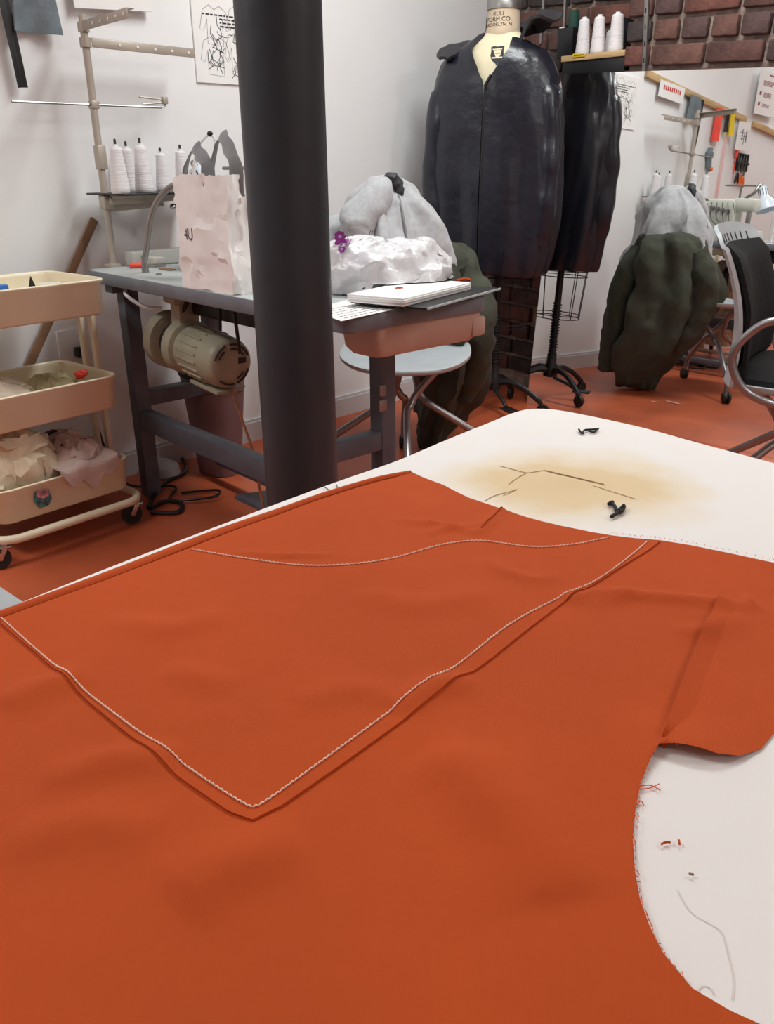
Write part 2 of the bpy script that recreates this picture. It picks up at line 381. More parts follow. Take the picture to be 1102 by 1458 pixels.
# scorch cracks: thin torn slits, slightly proud brown edges
tear = MB()
def onT(px, dz=.0002): return [atz(x, y, ZT)+V(0, 0, dz) for x, y in px]
for px, w in (([(775, 670), (800, 676), (830, 683), (860, 690)], .0024), ([(712, 664), (735, 670), (750, 673.5), (763, 672), (775, 670)], .001), ([(750, 673.5), (735, 682), (724, 690)], .0008), ([(845, 692), (870, 700), (905, 711)], .0009), ([(690, 714), (705, 706), (735, 698)], .0008), ([(736, 697), (724, 703), (716, 706)], .0007)):
    ribbon(tear, catmull(onT(px), 4), w, V(0, 0, 1))
tear.build('scorch_tear', mat('scorched_brown', (150, 112, 62), .9, var=.2, scale=80), tab, label='brown torn crack in the scorched cover')
pencil = MB()
for px in ([(965, 1268), (985, 1300), (1025, 1325), (1035, 1350), (1045, 1395), (1043, 1425)], [(992, 1415), (1000, 1405), (1012, 1408), (1018, 1418)]):
    ribbon(pencil, catmull(onT(px, .0001), 5), .0005, V(0, 0, 1))
pencil.build('faint_mark', mat('faint_grey', (228, 222, 217), .9, var=.02), tab, label='faint grey line on the white cover')
# ------------------------------------------------------------------ orange cloth
base_px = [(-260, 966), (0, 872), (150, 816.5), (300, 759.5), (432, 713.5), (480, 697.5), (540, 680.5), (585, 671.5), (604, 680), (632, 690), (645, 697), (668, 708), (700, 719), (725, 728), (748, 736), (772, 743), (800, 750), (840, 758), (872, 763), (905, 767), (940, 770), (985, 777), (1040, 788), (1102, 801), (1240, 828),
           (1330, 900), (1250, 960), (1150, 1010), (1102, 1043), (1085, 1064), (1052, 1079), (1020, 1082), (985, 1075), (960, 1069), (938, 1066), (925, 1085), (912, 1115), (905, 1150), (901, 1195), (904, 1240), (911, 1280), (925, 1320), (944, 1358), (985, 1408), (1040, 1440), (1085, 1460), (1180, 1520), (1250, 1640), (-500, 1640), (-560, 1100)]
pan_px = [(0, 881), (150, 826), (270, 780.5), (330, 757.5), (432, 720), (500, 698), (560, 681), (584, 673.5), (604, 681.5), (632, 691.5), (668, 709.5), (700, 720.5), (725, 729.5), (772, 744.5), (800, 751.5), (840, 759.5), (872, 764), (905, 768), (940, 770.5), (925, 782), (900, 797), (860, 822), (800, 858), (700, 937), (600, 1008), (480, 1093), (400, 1148), (360, 1171), (325, 1155), (250, 1102), (130, 1002), (50, 928), (2, 888)]
seam = [atz(x, y, ZT) for x, y in [(940, 1064), (955, 1020), (975, 963), (995, 915), (1015, 872), (1034, 838)]]
dart = [atz(x, y, ZT) for x, y in [(718, 727), (705, 741), (683, 764)]]
lift_c = atz(985, 1078, ZT)
def segdist(p, P):
    best = (9, 0, 0)
    for i in range(len(P)-1):
        a, b = P[i], P[i+1]; ab = b-a; t = max(0, min(1, ((p-a).dot(ab))/ab.length_squared)); q = a+ab*t; d = (V(p.x-q.x, p.y-q.y, 0)).length
        s = ab.x*(p.y-a.y)-ab.y*(p.x-a.x)
        if d < best[0]: best = (d, s, (i+t)/(len(P)-1))
    return best
wr = []  # wrinkles: (pixel polyline, height, width)
for px, h, w in (([(560, 745), (620, 752), (680, 766)], .0016, .004), ([(600, 768), (640, 758), (700, 752)], .0014, .004), ([(800, 858), (850, 850), (905, 848)], .003, .006), ([(830, 868), (900, 852), (990, 858), (1090, 868)], .0026, .006),
                 ([(690, 800), (720, 820), (760, 832), (800, 825)], .0016, .006), ([(560, 1020), (620, 985), (680, 975)], .003, .009), ([(0, 1010), (60, 985), (130, 965)], .003, .012), ([(60, 1120), (160, 1090), (260, 1085)], .003, .012), ([(250, 1290), (330, 1240), (430, 1200)], .004, .016), ([(600, 1080), (680, 1110), (740, 1180), (800, 1290)], .005, .02), ([(0, 1210), (120, 1180), (230, 1190)], .003, .014),
                 ([(330, 792), (400, 797), (480, 795)], .0018, .003), ([(960, 900), (1000, 905), (1060, 880)], .002, .008), ([(1060, 850), (1070, 870)], .0025, .002), ([(150, 890), (240, 905), (330, 880)], .002, .012), ([(420, 1010), (500, 990), (560, 1000)], .002, .012), ([(500, 850), (600, 870), (700, 850)], .002, .014), ([(230, 960), (340, 985)], .0016, .01)):
    wr.append(([atz(x, y, ZT) for x, y in px], h, w))
wr = [(P, h*1.7, w) for P, h, w in wr]
def cloth_h(p):
    z = .0013 + .0011*(nz(p, 7, 3)+.35) + .0006*(nz(p, 19, 8)+.2)
    for P, h, w in wr:
        if abs(p.x-P[0].x) < .2 and abs(p.y-P[0].y) < .25:
            d, s, t = segdist(p, P)
            if d < w*3: z += h*math.exp(-(d/w)**2)*math.sin(math.pi*min(1, max(0, t)))**.5 if 0 < t < 1 else 0
    d = (V(p.x, p.y, ZT)-lift_c).length
    z += .006*math.exp(-(d/.022)**2)
    d, s, t = segdist(p, dart)
    if d < .012: z += .003*math.exp(-(d/.005)**2)*sm(0, .2, t)
    return max(.0008, z)
def polymesh(px, step, edge, hfun, outstep=.004, zoff=.0018):
    poly = [atz(x, y, ZT+zoff) for x, y in px]; n = len(poly); B = []
    for i in range(n):
        a, b = poly[i], poly[(i+1) % n]; k = max(1, int((b-a).length/outstep))
        for j in range(k): B.append(a+(b-a)*(j/k))
    bx = np.array([(p.x, p.y) for p in B]); x0, y0 = bx.min(0); x1, y1 = bx.max(0)
    gx, gy = np.meshgrid(np.arange(x0, x1, step), np.arange(y0, y1, step)); gy = gy + (np.arange(gx.shape[1]) % 2)*step*.5
    G = np.stack([gx.ravel(), gy.ravel()], 1); ins = np.zeros(len(G), bool); dm = np.full(len(G), 9.)
    for i in range(len(bx)):
        a = bx[i]; b = bx[(i+1) % len(bx)]
        c = ((a[1] > G[:, 1]) != (b[1] > G[:, 1])); den = (b[1]-a[1]) if b[1] != a[1] else 1e-9
        ins ^= c & (G[:, 0] < (b[0]-a[0])*(G[:, 1]-a[1])/den+a[0]); dm = np.minimum(dm, (G[:, 0]-a[0])**2+(G[:, 1]-a[1])**2)
    G = G[ins & (dm > (edge)**2)]
    pts = [Vector(p) for p in bx]+[Vector(p) for p in G]; nbd = len(bx)
    r = delaunay_2d_cdt(pts, [(i, (i+1) % nbd) for i in range(nbd)], [], 1, 1e-6)
    mb = MB(); vs = [V(p.x, p.y, 0) for p in r[0]]
    vs = [V(p.x, p.y, ZT+hfun(V(p.x, p.y, 0))) for p in vs]
    mb.add(vs, [tuple(f) for f in r[2]]); return mb, B
def twill():
    m = mat('orange_twill', (190, 78, 28), .85, var=.035, scale=5, spec=.25)
    nt = m.node_tree; b = nt.nodes['Principled BSDF']; tc = nt.nodes.new('ShaderNodeNewGeometry')
    mp = nt.nodes.new('ShaderNodeMapping'); mp.inputs['Rotation'].default_value = (0, 0, math.radians(20)); nt.links.new(tc.outputs['Position'], mp.inputs[0])
    wv = nt.nodes.new('ShaderNodeTexWave'); wv.inputs['Scale'].default_value = 420; wv.inputs['Distortion'].default_value = 1.5; nt.links.new(mp.outputs[0], wv.inputs[0])
    n = nt.nodes.new('ShaderNodeTexNoise'); n.inputs['Scale'].default_value = 26; n.inputs['Detail'].default_value = 6; nt.links.new(tc.outputs['Position'], n.inputs[0])
    b1 = nt.nodes.new('ShaderNodeBump'); b1.inputs['Strength'].default_value = .12; b1.inputs['Distance'].default_value = .0006; nt.links.new(wv.outputs[0], b1.inputs['Height'])
    b2 = nt.nodes.new('ShaderNodeBump'); b2.inputs['Strength'].default_value = .32; b2.inputs['Distance'].default_value = .006; nt.links.new(n.outputs[0], b2.inputs['Height']); nt.links.new(b1.outputs[0], b2.inputs['Normal'])
    nt.links.new(b2.outputs[0], b.inputs['Normal']); return m
M_or = twill()
cl = thing('orange_fabric', 'large piece of orange twill fabric with a stitched pocket panel, lying on the white table', 'fabric', (0, .4, ZT))
mb, _ = polymesh(base_px, .0048, .003, cloth_h)
mb.build('base_cloth', M_or, cl, angle=80)
panB = [atz(x, y, ZT+.0030) for x, y in pan_px]
def pan_h(p):
    d = min((segdist(p, panB+panB[:1])[0], 9))
    return cloth_h(p)+.0013+.0005*(nz(p, 11, 5))*sm(.004, .02, d)
mb, B = polymesh(pan_px, .0045, .0015, pan_h, .003, .0030)
# turn the panel's edge down so that it has a thickness
pan = mb.build('pocket_panel', M_or, cl, angle=38)
bb = bmesh.new(); bb.from_mesh(pan.data)
ed = [e for e in bb.edges if len(e.link_faces) == 1]; r = bmesh.ops.extrude_edge_only(bb, edges=ed)
for v in r['geom']:
    if isinstance(v, bmesh.types.BMVert): v.co.z -= .0013
bmesh.ops.recalc_face_normals(bb, faces=bb.faces); bb.to_mesh(pan.data); bb.free(); pan.data.polygons.foreach_set('use_smooth', [True]*len(pan.data.polygons)); pan.data.set_sharp_from_angle(angle=math.radians(38))
tree_pan = bvh(mb)
st = MB()
def stitches(px, L, gap, w):
    P = catmull([atz(x, y, ZT+.0036) for x, y in px], 12); acc = []; tot = 0
    for i in range(len(P)-1): acc.append(tot); tot += (P[i+1]-P[i]).length
    acc.append(tot)
    def at(s):
        for i in range(len(P)-1):
            if acc[i+1] >= s: t = (s-acc[i])/max(1e-9, acc[i+1]-acc[i]); return P[i].lerp(P[i+1], t)
        return P[-1]
    s = 0
    while s < tot-L:
        a, c = at(s), at(s+L); m_ = (a+c)/2; q = []
        for p, dz in ((a, .0003), (m_, .0010), (c, .0003)):
            h = tree_pan.ray_cast(p+V(0, 0, .1), V(0, 0, -1))[0]; z = h.z if h else ZT+.003
            q.append(V(p.x, p.y, z+dz))
        st.tube(q, w*.9, n=6); s += L+gap
stitches([(1, 879), (30, 905), (100, 966), (170, 1021), (250, 1079), (300, 1114), (345, 1143), (361, 1150), (380, 1140), (450, 1090), (550, 1018), (640, 955), (720, 893), (780, 858), (840, 830), (880, 805), (922, 771)], .0024, .0007, .0005)
stitches([(272, 782), (340, 793), (430, 804), (500, 803), (560, 795), (620, 778), (655, 772), (690, 771), (760, 779), (820, 775), (850, 769), (870, 764.5)], .0026, .0006, .0005)
st.build('topstitching', mat('cream_thread', (250, 222, 204), .7, var=.02), cl, label='cream topstitching thread', stuff=True)
fy = MB(); random.seed(3)
fedge = catmull([atz(x, y, ZT+.0018) for x, y in base_px[33:44]], 10)
for i, p in enumerate(fedge):
    if i % 2 == 0:
        a = V(p.x, p.y, ZT+cloth_h(p)); L = random.uniform(.0004, .0016)
        fy.tube([a, a+V(L*.6, random.uniform(-.002, .002), .0004), a+V(L, random.uniform(-.003, .003), 0)], .00018, n=3)
for px in ([(908, 1123), (925, 1121), (940, 1128)], [(908, 1127), (925, 1125), (938, 1119)], [(905, 1150), (912, 1143), (916, 1150)]):
    fy.tube([q+V(0, 0, .0012) for q in catmull([atz(x, y, ZT) for x, y in px], 4)], .0003, n=4)
tedge = catmull([atz(x, y, ZT) for x, y in base_px[18:24]], 12)
for p in tedge[::2]:
    a = p+V(0, 0, .002); fy.tube([a, a+V(random.uniform(-.002, .002), random.uniform(.001, .0025), .0005)], .0002, n=3)
def pleat(P, w, h, name, flip=1):
    P = catmull([p+V(0, 0, 0) for p in P], 8); rows = []
    for i, p in enumerate(P):
        t = (P[min(i+1, len(P)-1)]-P[max(i-1, 0)]).normalized(); n = V(t.y, -t.x, 0)*flip; e = sm(0, .06, i/(len(P)-1))*sm(1, .80, i/(len(P)-1)); row = []
        for j in range(9):
            u = (j/8)**1.6; q = p+n*(w*(.12+.88*sm(0, .3, i/(len(P)-1)))*u); q = V(q.x, q.y, 0); row.append(q+V(0, 0, ZT+cloth_h(q)-.0022*u-.0002+h*(1-u)**1.5*e-.003*(1-min(1, e*8))))
        rows.append(row)
    MB().sheet(rows, .0006).build(name, M_or, cl, angle=80)
pleat(seam, .02, .0034, 'pressed_fold')
pleat(dart[::-1], .008, .0022, 'dart_fold', -1)
hem = []
ho = catmull([atz(x, y, ZT+.002) for x, y in [(-200, 944), (0, 872.5), (150, 817), (300, 760), (432, 714), (480, 698), (540, 681), (584, 672.5)]], 6); hi = catmull([atz(x, y, ZT+.002) for x, y in [(-200, 954), (0, 880.5), (150, 825.5), (300, 768), (432, 719.5), (480, 703), (540, 685), (586, 675)]], 6)
for a, b in zip(ho, hi):
    row = []
    for k in range(7):
        u = k/6; p = a.lerp(b, u); row.append(V(p.x, p.y, ZT+cloth_h(V(p.x, p.y, 0))+.0004+.0022*math.sin(math.pi*(.12+.88*u))**.7))
    hem.append(row)
MB().sheet(hem, .0006).build('folded_hem', M_or, cl, angle=70)
_bh = cloth_h
fy.build('frayed_edge', mat('fray_orange', (226, 90, 44), .9, var=.05), cl, label='frayed orange threads along the cut edge', stuff=True)
# scraps lying on the table
def scrap(name, px, r, m, label, cat, dz=.001):
    mb = MB()
    for P in px: mb.tube([q+V(0, 0, dz+r) for q in catmull([atz(x, y, ZT) for x, y in P], 5)], r, n=6)
    tag(mb.build(name, m), label, cat)
M_thb = mat('black_thread', (26, 26, 30), .8, var=.2)
scrap('thread_scrap', [[(824, 614), (829, 620), (832, 615), (845, 614), (852, 613)], [(838, 616), (845, 618), (850, 614)]], .0011, M_thb, 'black thread clipping near the far rounded corner of the white table', 'thread')
scrap('thread_scrap', [[(868, 720), (874, 724), (879, 732), (888, 724), (884, 733), (876, 731)], [(870, 740), (878, 735), (887, 728)], [(866, 722), (872, 719)]], .0017, M_thb, 'tangled black thread clipping beside the scorch stain above the orange fabric', 'thread')
scrap('thread_scrap', [[(459, 693), (466, 698), (474, 702), (480, 697), (479, 692)]], .0004, M_thb, 'thin dark thread on the table edge strip beside the pillar', 'thread')
scrap('lint_bit', [[(941, 1206), (947, 1203), (954, 1203)]], .0005, M_or, 'small orange lint dash on white table inside the fabric cutout', 'lint')
scrap('lint_bit', [[(966, 1200), (967, 1206)]], .0005, M_or, 'tiny upright orange lint bit, right of the orange lint dash', 'lint')
scrap('lint_bit', [[(980, 1248), (987, 1249)]], .0005, mat('brown_lint', (150, 110, 96), .9), 'small brownish lint bit on the white table, lowest of the lint specks', 'lint')
# ------------------------------------------------------------------ mirror
EL = math.radians(-2.14)
NM = V(math.sin(AZ)*math.cos(EL), math.cos(AZ)*math.cos(EL), math.sin(EL)); DM = 3.17*math.cos(EL)
def onmir(px, py):
    d = ray(px, py); return CAMP+d*((DM-CAMP.dot(NM))/d.dot(NM))
tl = onmir(803, 105); tr = onmir(1102, 95.5); bl = onmir(751, 563); tr = tl+(tr-tl).normalized()*1.3
bl.z = .001; k_ = (DM-bl.dot(NM))/NB.dot(NM); bl += NB*k_; br = bl+TB*1.3; k_ = (DM-br.dot(NM))/NB.dot(NM); br += NB*k_
mm = bpy.data.materials.new('mirror_silver'); mm.use_nodes = True; b = mm.node_tree.nodes['Principled BSDF']
b.inputs['Metallic'].default_value = 1; b.inputs['Roughness'].default_value = .012; b.inputs['Base Color'].default_value = (.9, .91, .9, 1)
mir = thing('mirror', 'large frameless wall mirror leaning against the brick wall, reflecting the sewing corner', 'mirror', (bl+br)/2)
MB().prism([bl, br, tr, tl], NM*.0015).build('mirror_glass', mm, mir, smooth=False)
MB().prism([p+NM*.0018 for p in (bl, br, tr, tl)], NM*.004).build('backing_board', M_white, mir, smooth=False)
# ------------------------------------------------------------------ things on the white wall
def wbox(mb, s0, s1, z0, z1, th, tilt=0, out=.0):
    c = wallp((s0+s1)/2, (z0+z1)/2, out+th/2+.0005); X = DW*math.cos(tilt)+V(0, 0, math.sin(tilt))
    return mb.box(c, (abs(s1-s0), th, abs(z1-z0)), X, V(0, 0, 1)*math.cos(tilt)-DW*math.sin(tilt), bev=min(.0008, th*.3))
def scribble(mb, s0, s1, z0, z1, out, n, seed, w=.0016):
    random.seed(seed)
    for i in range(n):
        cs = random.uniform(s0, s1); cz = random.uniform(z0, z1); P = []; a = random.uniform(0, 6); L = random.uniform(.015, .05)
        for k in range(6):
            P.append(wallp(min(max(cs, s0), s1), min(max(cz, z0), z1), out)); a += random.uniform(-.9, .9); cs += math.cos(a)*L/3; cz += math.sin(a)*L/3
        ribbon(mb, catmull(P, 3), w, NW, .0004)
def garment(mb, cs, cz, k, out, seed):
    random.seed(seed)
    out_ = [(-.02, .05), (-.045, .035), (-.06, -.02), (-.045, -.025), (-.03, .01), (-.032, -.06), (.03, -.065), (.03, .012), (.046, -.02), (.06, -.012), (.045, .036), (.02, .05), (0, .038), (-.02, .05)]
    ribbon(mb, [wallp(cs+a*k, cz+b*k, out) for a, b in out_], .0010, NW, .0004)
    for i in range(7):
        a, b = random.uniform(-.03, .03)*k, random.uniform(-.05, .03)*k
        ribbon(mb, [wallp(cs+a, cz+b, out), wallp(cs+a+random.uniform(-.02, .02)*k, cz+b-.025*k, out), wallp(cs+a+random.uniform(-.03, .03)*k, cz+b-.04*k, out)], .0022, NW, .0004)
def poster(s0, s1, z0, z1, label, seed, title=True):
    t = thing('poster', label, 'poster', wallp((s0+s1)/2, z0))
    wbox(MB(), s0, s1, z0, z1, .006).build('sheet', M_paper, t, smooth=False)
    mb = MB(); w = s1-s0
    for i, (a, b) in enumerate(((.32, .70), (.66, .36), (.72, .74), (.3, .3))): garment(mb, s0+w*a, z0+(z1-z0)*b*.9+.02, w/.2*.75, .0068, seed+i)
    scribble(mb, s0+w*.2, s1-w*.1, z0+.04, z1-.1, .0068, 8, seed+20)
    mb.build('drawing', M_ink, t, label='black line drawings of garments', smooth=False, stuff=True)
    if title:
        mb = MB(); random.seed(seed)
        for r in range(4):
            x = s0+.04+(.07 if r else 0)
            while x < s1-.03:
                L = random.uniform(.006, .02); wbox(mb, x, min(x+L, s1-.02), z1-.054-r*.011, z1-.050-r*.011, .0004, out=.0065); x += L+.005
        mb.build('heading', M_ink, t, label='small black heading lines', smooth=False, stuff=True)
poster(-.005, .275, 1.313, 1.575, 'white poster of sketched garment drawings on the white wall beside the pillar', 3)
poster(.30, .53, 1.33, 1.58, 'white sketch poster nearest the brick corner, seen only in the mirror', 8)
# wooden rail, slightly sloping
rs = math.atan2(.148, 1.523)
rail = thing('wall_rail', 'narrow pale wooden rail screwed along the white wall above the thread stand', 'rail', wallp(-.9, 1.52))
mb = MB(); mb.bar(wallp(-.045, 1.604, .012), wallp(-1.26, 1.486, .012), .02, .036); mb.build('batten', M_wood, rail)
mb = MB(); mb.bar(wallp(-1.37, 1.475, .012), wallp(-2.6, 1.36, .012), .02, .036); mb.build('batten', M_wood, rail)
def railz(s): return 1.604+(s+.045)*.0972
def hang(name, s0, s1, z0, th, m, label, cat, seed=0, wav=.006, taper=0, lean=0, top=None):
    rows = []; zt = top or railz((s0+s1)/2)-.005; n = 14; w = 10
    for i in range(n+1):
        t = i/n; z = zt+(z0-zt)*t; row = []
        for j in range(w+1):
            u = j/w; k = 1+taper*t; s = (s0+s1)/2+(u-.5)*(s1-s0)*k+lean*t
            row.append(wallp(s, z+.01*nz((s, seed, 0), 12)*t, .03+wav*math.sin(u*7+seed)*(.3+t)+.006*nz((s*9, z*9, seed))))
        rows.append(row)
    o = MB().sheet(rows, th).build(name, m); return tag(o, label, cat)
hang('hanging_cloth', -.625, -.505, 1.412, .004, M_gcloth, 'slate grey cloth hanging from the wooden rail beside the black strap', 'cloth', 2, .012, .25)
hang('hanging_strap', -.672, -.643, 1.262, .004, M_black, 'long black webbing strap hanging from the rail over the cream cart', 'strap', 1, .001, 0, .022)
hang('hanging_cloth', -.93, -.84, 1.33, .004, M_redo, 'bright coral red cloth hanging on the rail, seen in the mirror', 'cloth', 5, .01, -.1)
hang('hanging_cloth', -1.005, -.965, 1.39, .004, M_black, 'small black cloth beside the yellow cloth on the rail', 'cloth', 6, .006)
hang('hanging_cloth', -1.06, -1.015, 1.37, .004, M_yel, 'small yellow cloth hanging at the end of the wooden rail', 'cloth', 7, .012, .5)
t = thing('wall_sign', 'white paper strip with red lettering hung on the wooden rail', 'sign', wallp(-.3, 1.5))
wbox(MB(), -.44, -.17, 1.497, 1.582, .004, rs*.6, .024).build('card', M_paper, t, smooth=False)
mb = MB()
for i in range(9): wbox(mb, -.40+i*.022, -.386+i*.022, 1.535+i*.0012, 1.557+i*.0012, .0006, .1, .0285)
mb.build('lettering', mat('red_ink', (200, 70, 70), .8), t, smooth=False)
def sheetpaper(s0, s1, z0, z1, label, m, seed, rows, out=.0):
    t = thing('wall_paper', label, 'paper', wallp((s0+s1)/2, z0)); wbox(MB(), s0, s1, z0, z1, .003, out=out).build('sheet', M_paper, t, smooth=False)
    mb = MB(); random.seed(seed)
    for (a, b, c, d) in rows: wbox(mb, s0+(s1-s0)*a, s0+(s1-s0)*b, z0+(z1-z0)*c, z0+(z1-z0)*d, .0005, out=out+.0033)
    mb.build('print', m, t, smooth=False, stuff=True)
sheetpaper(-1.64, -1.31, 1.53, 1.79, 'white notice printed in dark red lines above the wooden rail', M_dredink, 1, [(.12, .6, .9, .93)]+[(.35+.02*i, .8, .76-.03*i, .775-.03*i) for i in range(4)]+[(.4, .72, .5-.03*i, .515-.03*i) for i in range(4)]+[(.42, .72, .25-.03*i, .262-.03*i) for i in range(3)]+[(.82, .9, .44, .52), (.82, .9, .2, .28)], .03)
sheetpaper(-1.30, -1.14, 1.30, 1.47, 'small white sheet with faint grey sketches pinned under the rail end', mat('grey_ink', (120, 118, 124), .8), 2, [(.2, .3, .3, .7), (.4, .45, .2, .6), (.55, .62, .35, .75), (.2, .7, .5, .52), (.3, .8, .62, .64), (.4, .7, .4, .42)], .03)
o = wbox(MB(), -1.075, -1.035, .94, 1.36, .003).build('ruler', M_pink); tag(o, 'long pale pink translucent ruler hanging upright on the white wall', 'ruler')
# cutter and scissors
def scissors(s, z, m, label, L=.17, ang=0, group=None):
    t = thing('scissors', label, 'scissors', wallp(s, z-.1), group=group)
    mb = MB(); mb.prism([wallp(s-.004, z, .012), wallp(s+.006, z-.0, .012), wallp(s+.002, z+L*.55, .012)], NW*.004); mb.prism([wallp(s+.004, z, .017), wallp(s-.006, z, .017), wallp(s-.003, z+L*.55, .017)], NW*.004)
    mb.build('blade', M_steel, t)
    for k in (-1, 1):
        mb = MB(); mb.tube([wallp(s+k*(.006+.016*(1-math.cos(a))*.5+.004*math.sin(a)), z-.035+.03*math.cos(a), .016) for a in [i*2*math.pi/14 for i in range(15)]], .005, 8)
        mb.build('handle', m, t)
for i, (s, z, m_, l) in enumerate(((-1.31, 1.165, M_orange, 'scissors with orange handles, first of three pairs from the thread stand side'), (-1.345, 1.15, M_orange, 'scissors with orange handles hanging between two other pairs on the wall'), (-1.265, 1.17, M_black, 'scissors with black handles hanging left of the orange handled pairs in the mirror'))): scissors(s, z, m_, l)
mb = MB(); wbox(mb, -1.40, -1.22, 1.222, 1.236, .02)
for i in range(5): wbox(mb, -1.39+.036*i, -1.384+.036*i, 1.18, 1.29, .014)
tag(mb.build('tool_rack', M_black), 'dark tool rack holding scissors on the white wall', 'rack')
t = thing('screwdriver', 'red handled tool hung upright beside the scissors rack', 'tool', wallp(-1.2, 1.15))
MB().lathe([(.004, -.1), (.004, 0), (.011, .005), (.012, .05), (.007, .06)], wallp(-1.2, 1.25, .018), n=10).build('handle', M_redo, t)
t = thing('rotary_cutter', 'grey and orange rotary cutter hanging on the white wall', 'cutter', wallp(-.86, 1.14))
mb = MB(); mb.tube([wallp(-.855, 1.285, .02), wallp(-.85, 1.25, .02), wallp(-.86, 1.20, .02), wallp(-.87, 1.15, .02)], [.016, .026, .018, .012], 10, 4); mb.build('body', M_gcloth, t)
MB().lathe([(.008, -.006), (.012, -.004), (.012, .004), (.008, .006)], wallp(-.868, 1.165, .04), NW, 12).build('blade_guard', M_orange, t)
# outlet, plug, leaning stick
t = thing('wall_outlet', 'white wall outlet with a black plug low on the wall behind the cream cart', 'outlet', wallp(-.598, .44))
wbox(MB(), -.64, -.556, .43, .55, .006).build('cover_plate', M_white, t); MB().box(wallp(-.575, .475, .022), (.035, .03, .035), DW, bev=.006).build('plug', M_black, t)
mb = MB(); mb.tube([wallp(-.575, .46, .03), wallp(-.56, .40, .05), wallp(-.57, .28, .05), wallp(-.555, .12, .07), wallp(-.53, .02, .14), wallp(-.42, .012, .26), wallp(-.50, .012, .36), wallp(-.40, .02, .46), wallp(-.34, .012, .40), wallp(-.44, .012, .33)], .0045, 8, 8)
tag(mb.build('power_cord', M_black), 'black power cord running down the wall behind the cart to the floor', 'cord')
o = MB().bar(wallp(-.452, .89, .006), wallp(-1.06, .035, .055), .028, .007, NW).build('wooden_stick', M_woodb); tag(o, 'flat brown wooden stick leaning against the white wall behind the cart', 'stick')
# ------------------------------------------------------------------ sewing table
DA = V(-.08, 1.81, 0); a48 = math.radians(48)
E2 = V(math.sin(a48), math.cos(a48), 0); E1 = V(-E2.y, E2.x, 0)
def dk(a, b, z): return DA+E1*a+E2*b+V(0, 0, z)
DL, DD = 1.285, .45
desk = thing('sewing_table', 'grey industrial sewing table with pale top and motor slung beneath, behind the pillar', 'table', dk(.64, .22, 0))
def rrect(a0, a1, b0, b1, r, n=5):
    P = []
    for ca, cb, s in ((a1-r, b1-r, 0), (a0+r, b1-r, 1), (a0+r, b0+r, 2), (a1-r, b0+r, 3)):
        for k in range(n+1): t = math.pi/2*(s+k/n); P.append((ca+r*math.cos(t), cb+r*math.sin(t)))
    return P
def dring(i, z, r=.03): return [dk(a, b, z) for a, b in rrect(i, DL-i, i, DD-i, r)]
MB().loft([dring(.002, .714), dring(0, .717), dring(0, .746), dring(.002, .749)]).build('table_edge', M_gpaint, desk, label='dark grey edge band')
MB().loft([dring(.004, .745), dring(.004, .7500), dring(.006, .7506)]).build('laminate_top', M_top, desk, label='pale grey laminate surface')
for a, b in ((1.18, .08), (1.18, .37), (.265, .08), (.265, .335)):
    MB().box(dk(a, b, .357), (.05, .05, .71), E1, bev=.003).build('leg', M_gleg, desk)
for a in (1.18, .265):
    MB().box(dk(a, .22, .355 if a < 1 else .34), (.045, .27 if a > 1 else .24, .05), E1, bev=.003).build('crossbar', M_gleg, desk)
    MB().box(dk(a, .22, .70), (.05, .4, .028), E1, bev=.003).build('top_rail', M_gleg, desk)
MB().box(dk(.72, .08, .275), (.88, .045, .06), E1, bev=.003).build('stretcher', M_gleg, desk)
MB().box(dk(.72, .335, .075), (.86, .03, .03), E1, bev=.003).build('stretcher', M_gleg, desk)
hb = MB(); hb.box(dk(.225, .30, .50), (.006, .02, .03), E1, bev=.002); hb.box(dk(.225, .30, .46), (.006, .025, .03), E1, bev=.002); hb.build('bolt_clip', M_steel, desk)
tr = MB()
rg = []
for i, z in ((.018, .648), (.012, .644), (.0, .66), (-.004, .70), (-.004, .713)): rg.append([dk(a, b, z) for a, b in rrect(.012+i, .135-i, .095+i, .435-i, .018)])
tr.loft(rg); tr.build('drawer_tray', M_tan, desk, label='tan plastic drawer under the table end')
nt_ = MB(); nt_.box(dk(.05, .425, .678), (.09, .05, .05), E1, bev=.01); nt_.build('tray_lug', M_tan, desk, label='tan lug at the end of the drawer')
# motor under the table
mo_a = dk(.665, .12, .528); mo_b = dk(.98, .12, .552); ax = (mo_b-mo_a).normalized()
mot = MB(); mot.lathe([(.03, -.004), (.060, -.002), (.069, .006), (.073, .02), (.075, .05), (.075, .19), (.066, .21)], mo_a, ax, 32); motor = mot.build('motor', M_motor, desk, label='khaki electric motor')
fin = MB(); ux = ax.cross(V(0, 0, 1)).normalized(); uz = ux.cross(ax)
if ux.dot(V(0, -1, 0)) < 0: ux = -ux
for k in range(14):
    t = math.radians(-75+k*18); d = ux*math.cos(t)+V(0, 0, 1)*math.sin(t); fin.box(mo_a+ax*.125+d*.075, (.105, .006, .008), ax, d, bev=.002)
fin.build('cooling_fin', M_motor, motor, stuff=True)
sl = MB()
for rr, spans in ((.058, ((20, 75), (85, 135), (200, 250), (265, 340))), (.045, ((35, 70), (205, 240), (265, 330)))):
    for t0, t1 in spans:
        P = []
        for k in range(7):
            t = math.radians(180+t0+(t1-t0)*k/6); P.append(mo_a-ax*.0035+(ux*math.cos(t)+uz*math.sin(t))*rr)
        sl.tube(P, .0028, 6)
sl.build('vent_slot', M_dark, motor, stuff=True)
lb = MB(); lb.box(mo_a-ax*.003+V(0, 0, .05)+ux*.0, (.006, .05, .02), ax, bev=.002); lb.build('warning_label', mat('faded_red_label', (176, 110, 98), .6), motor, label='faded red label')
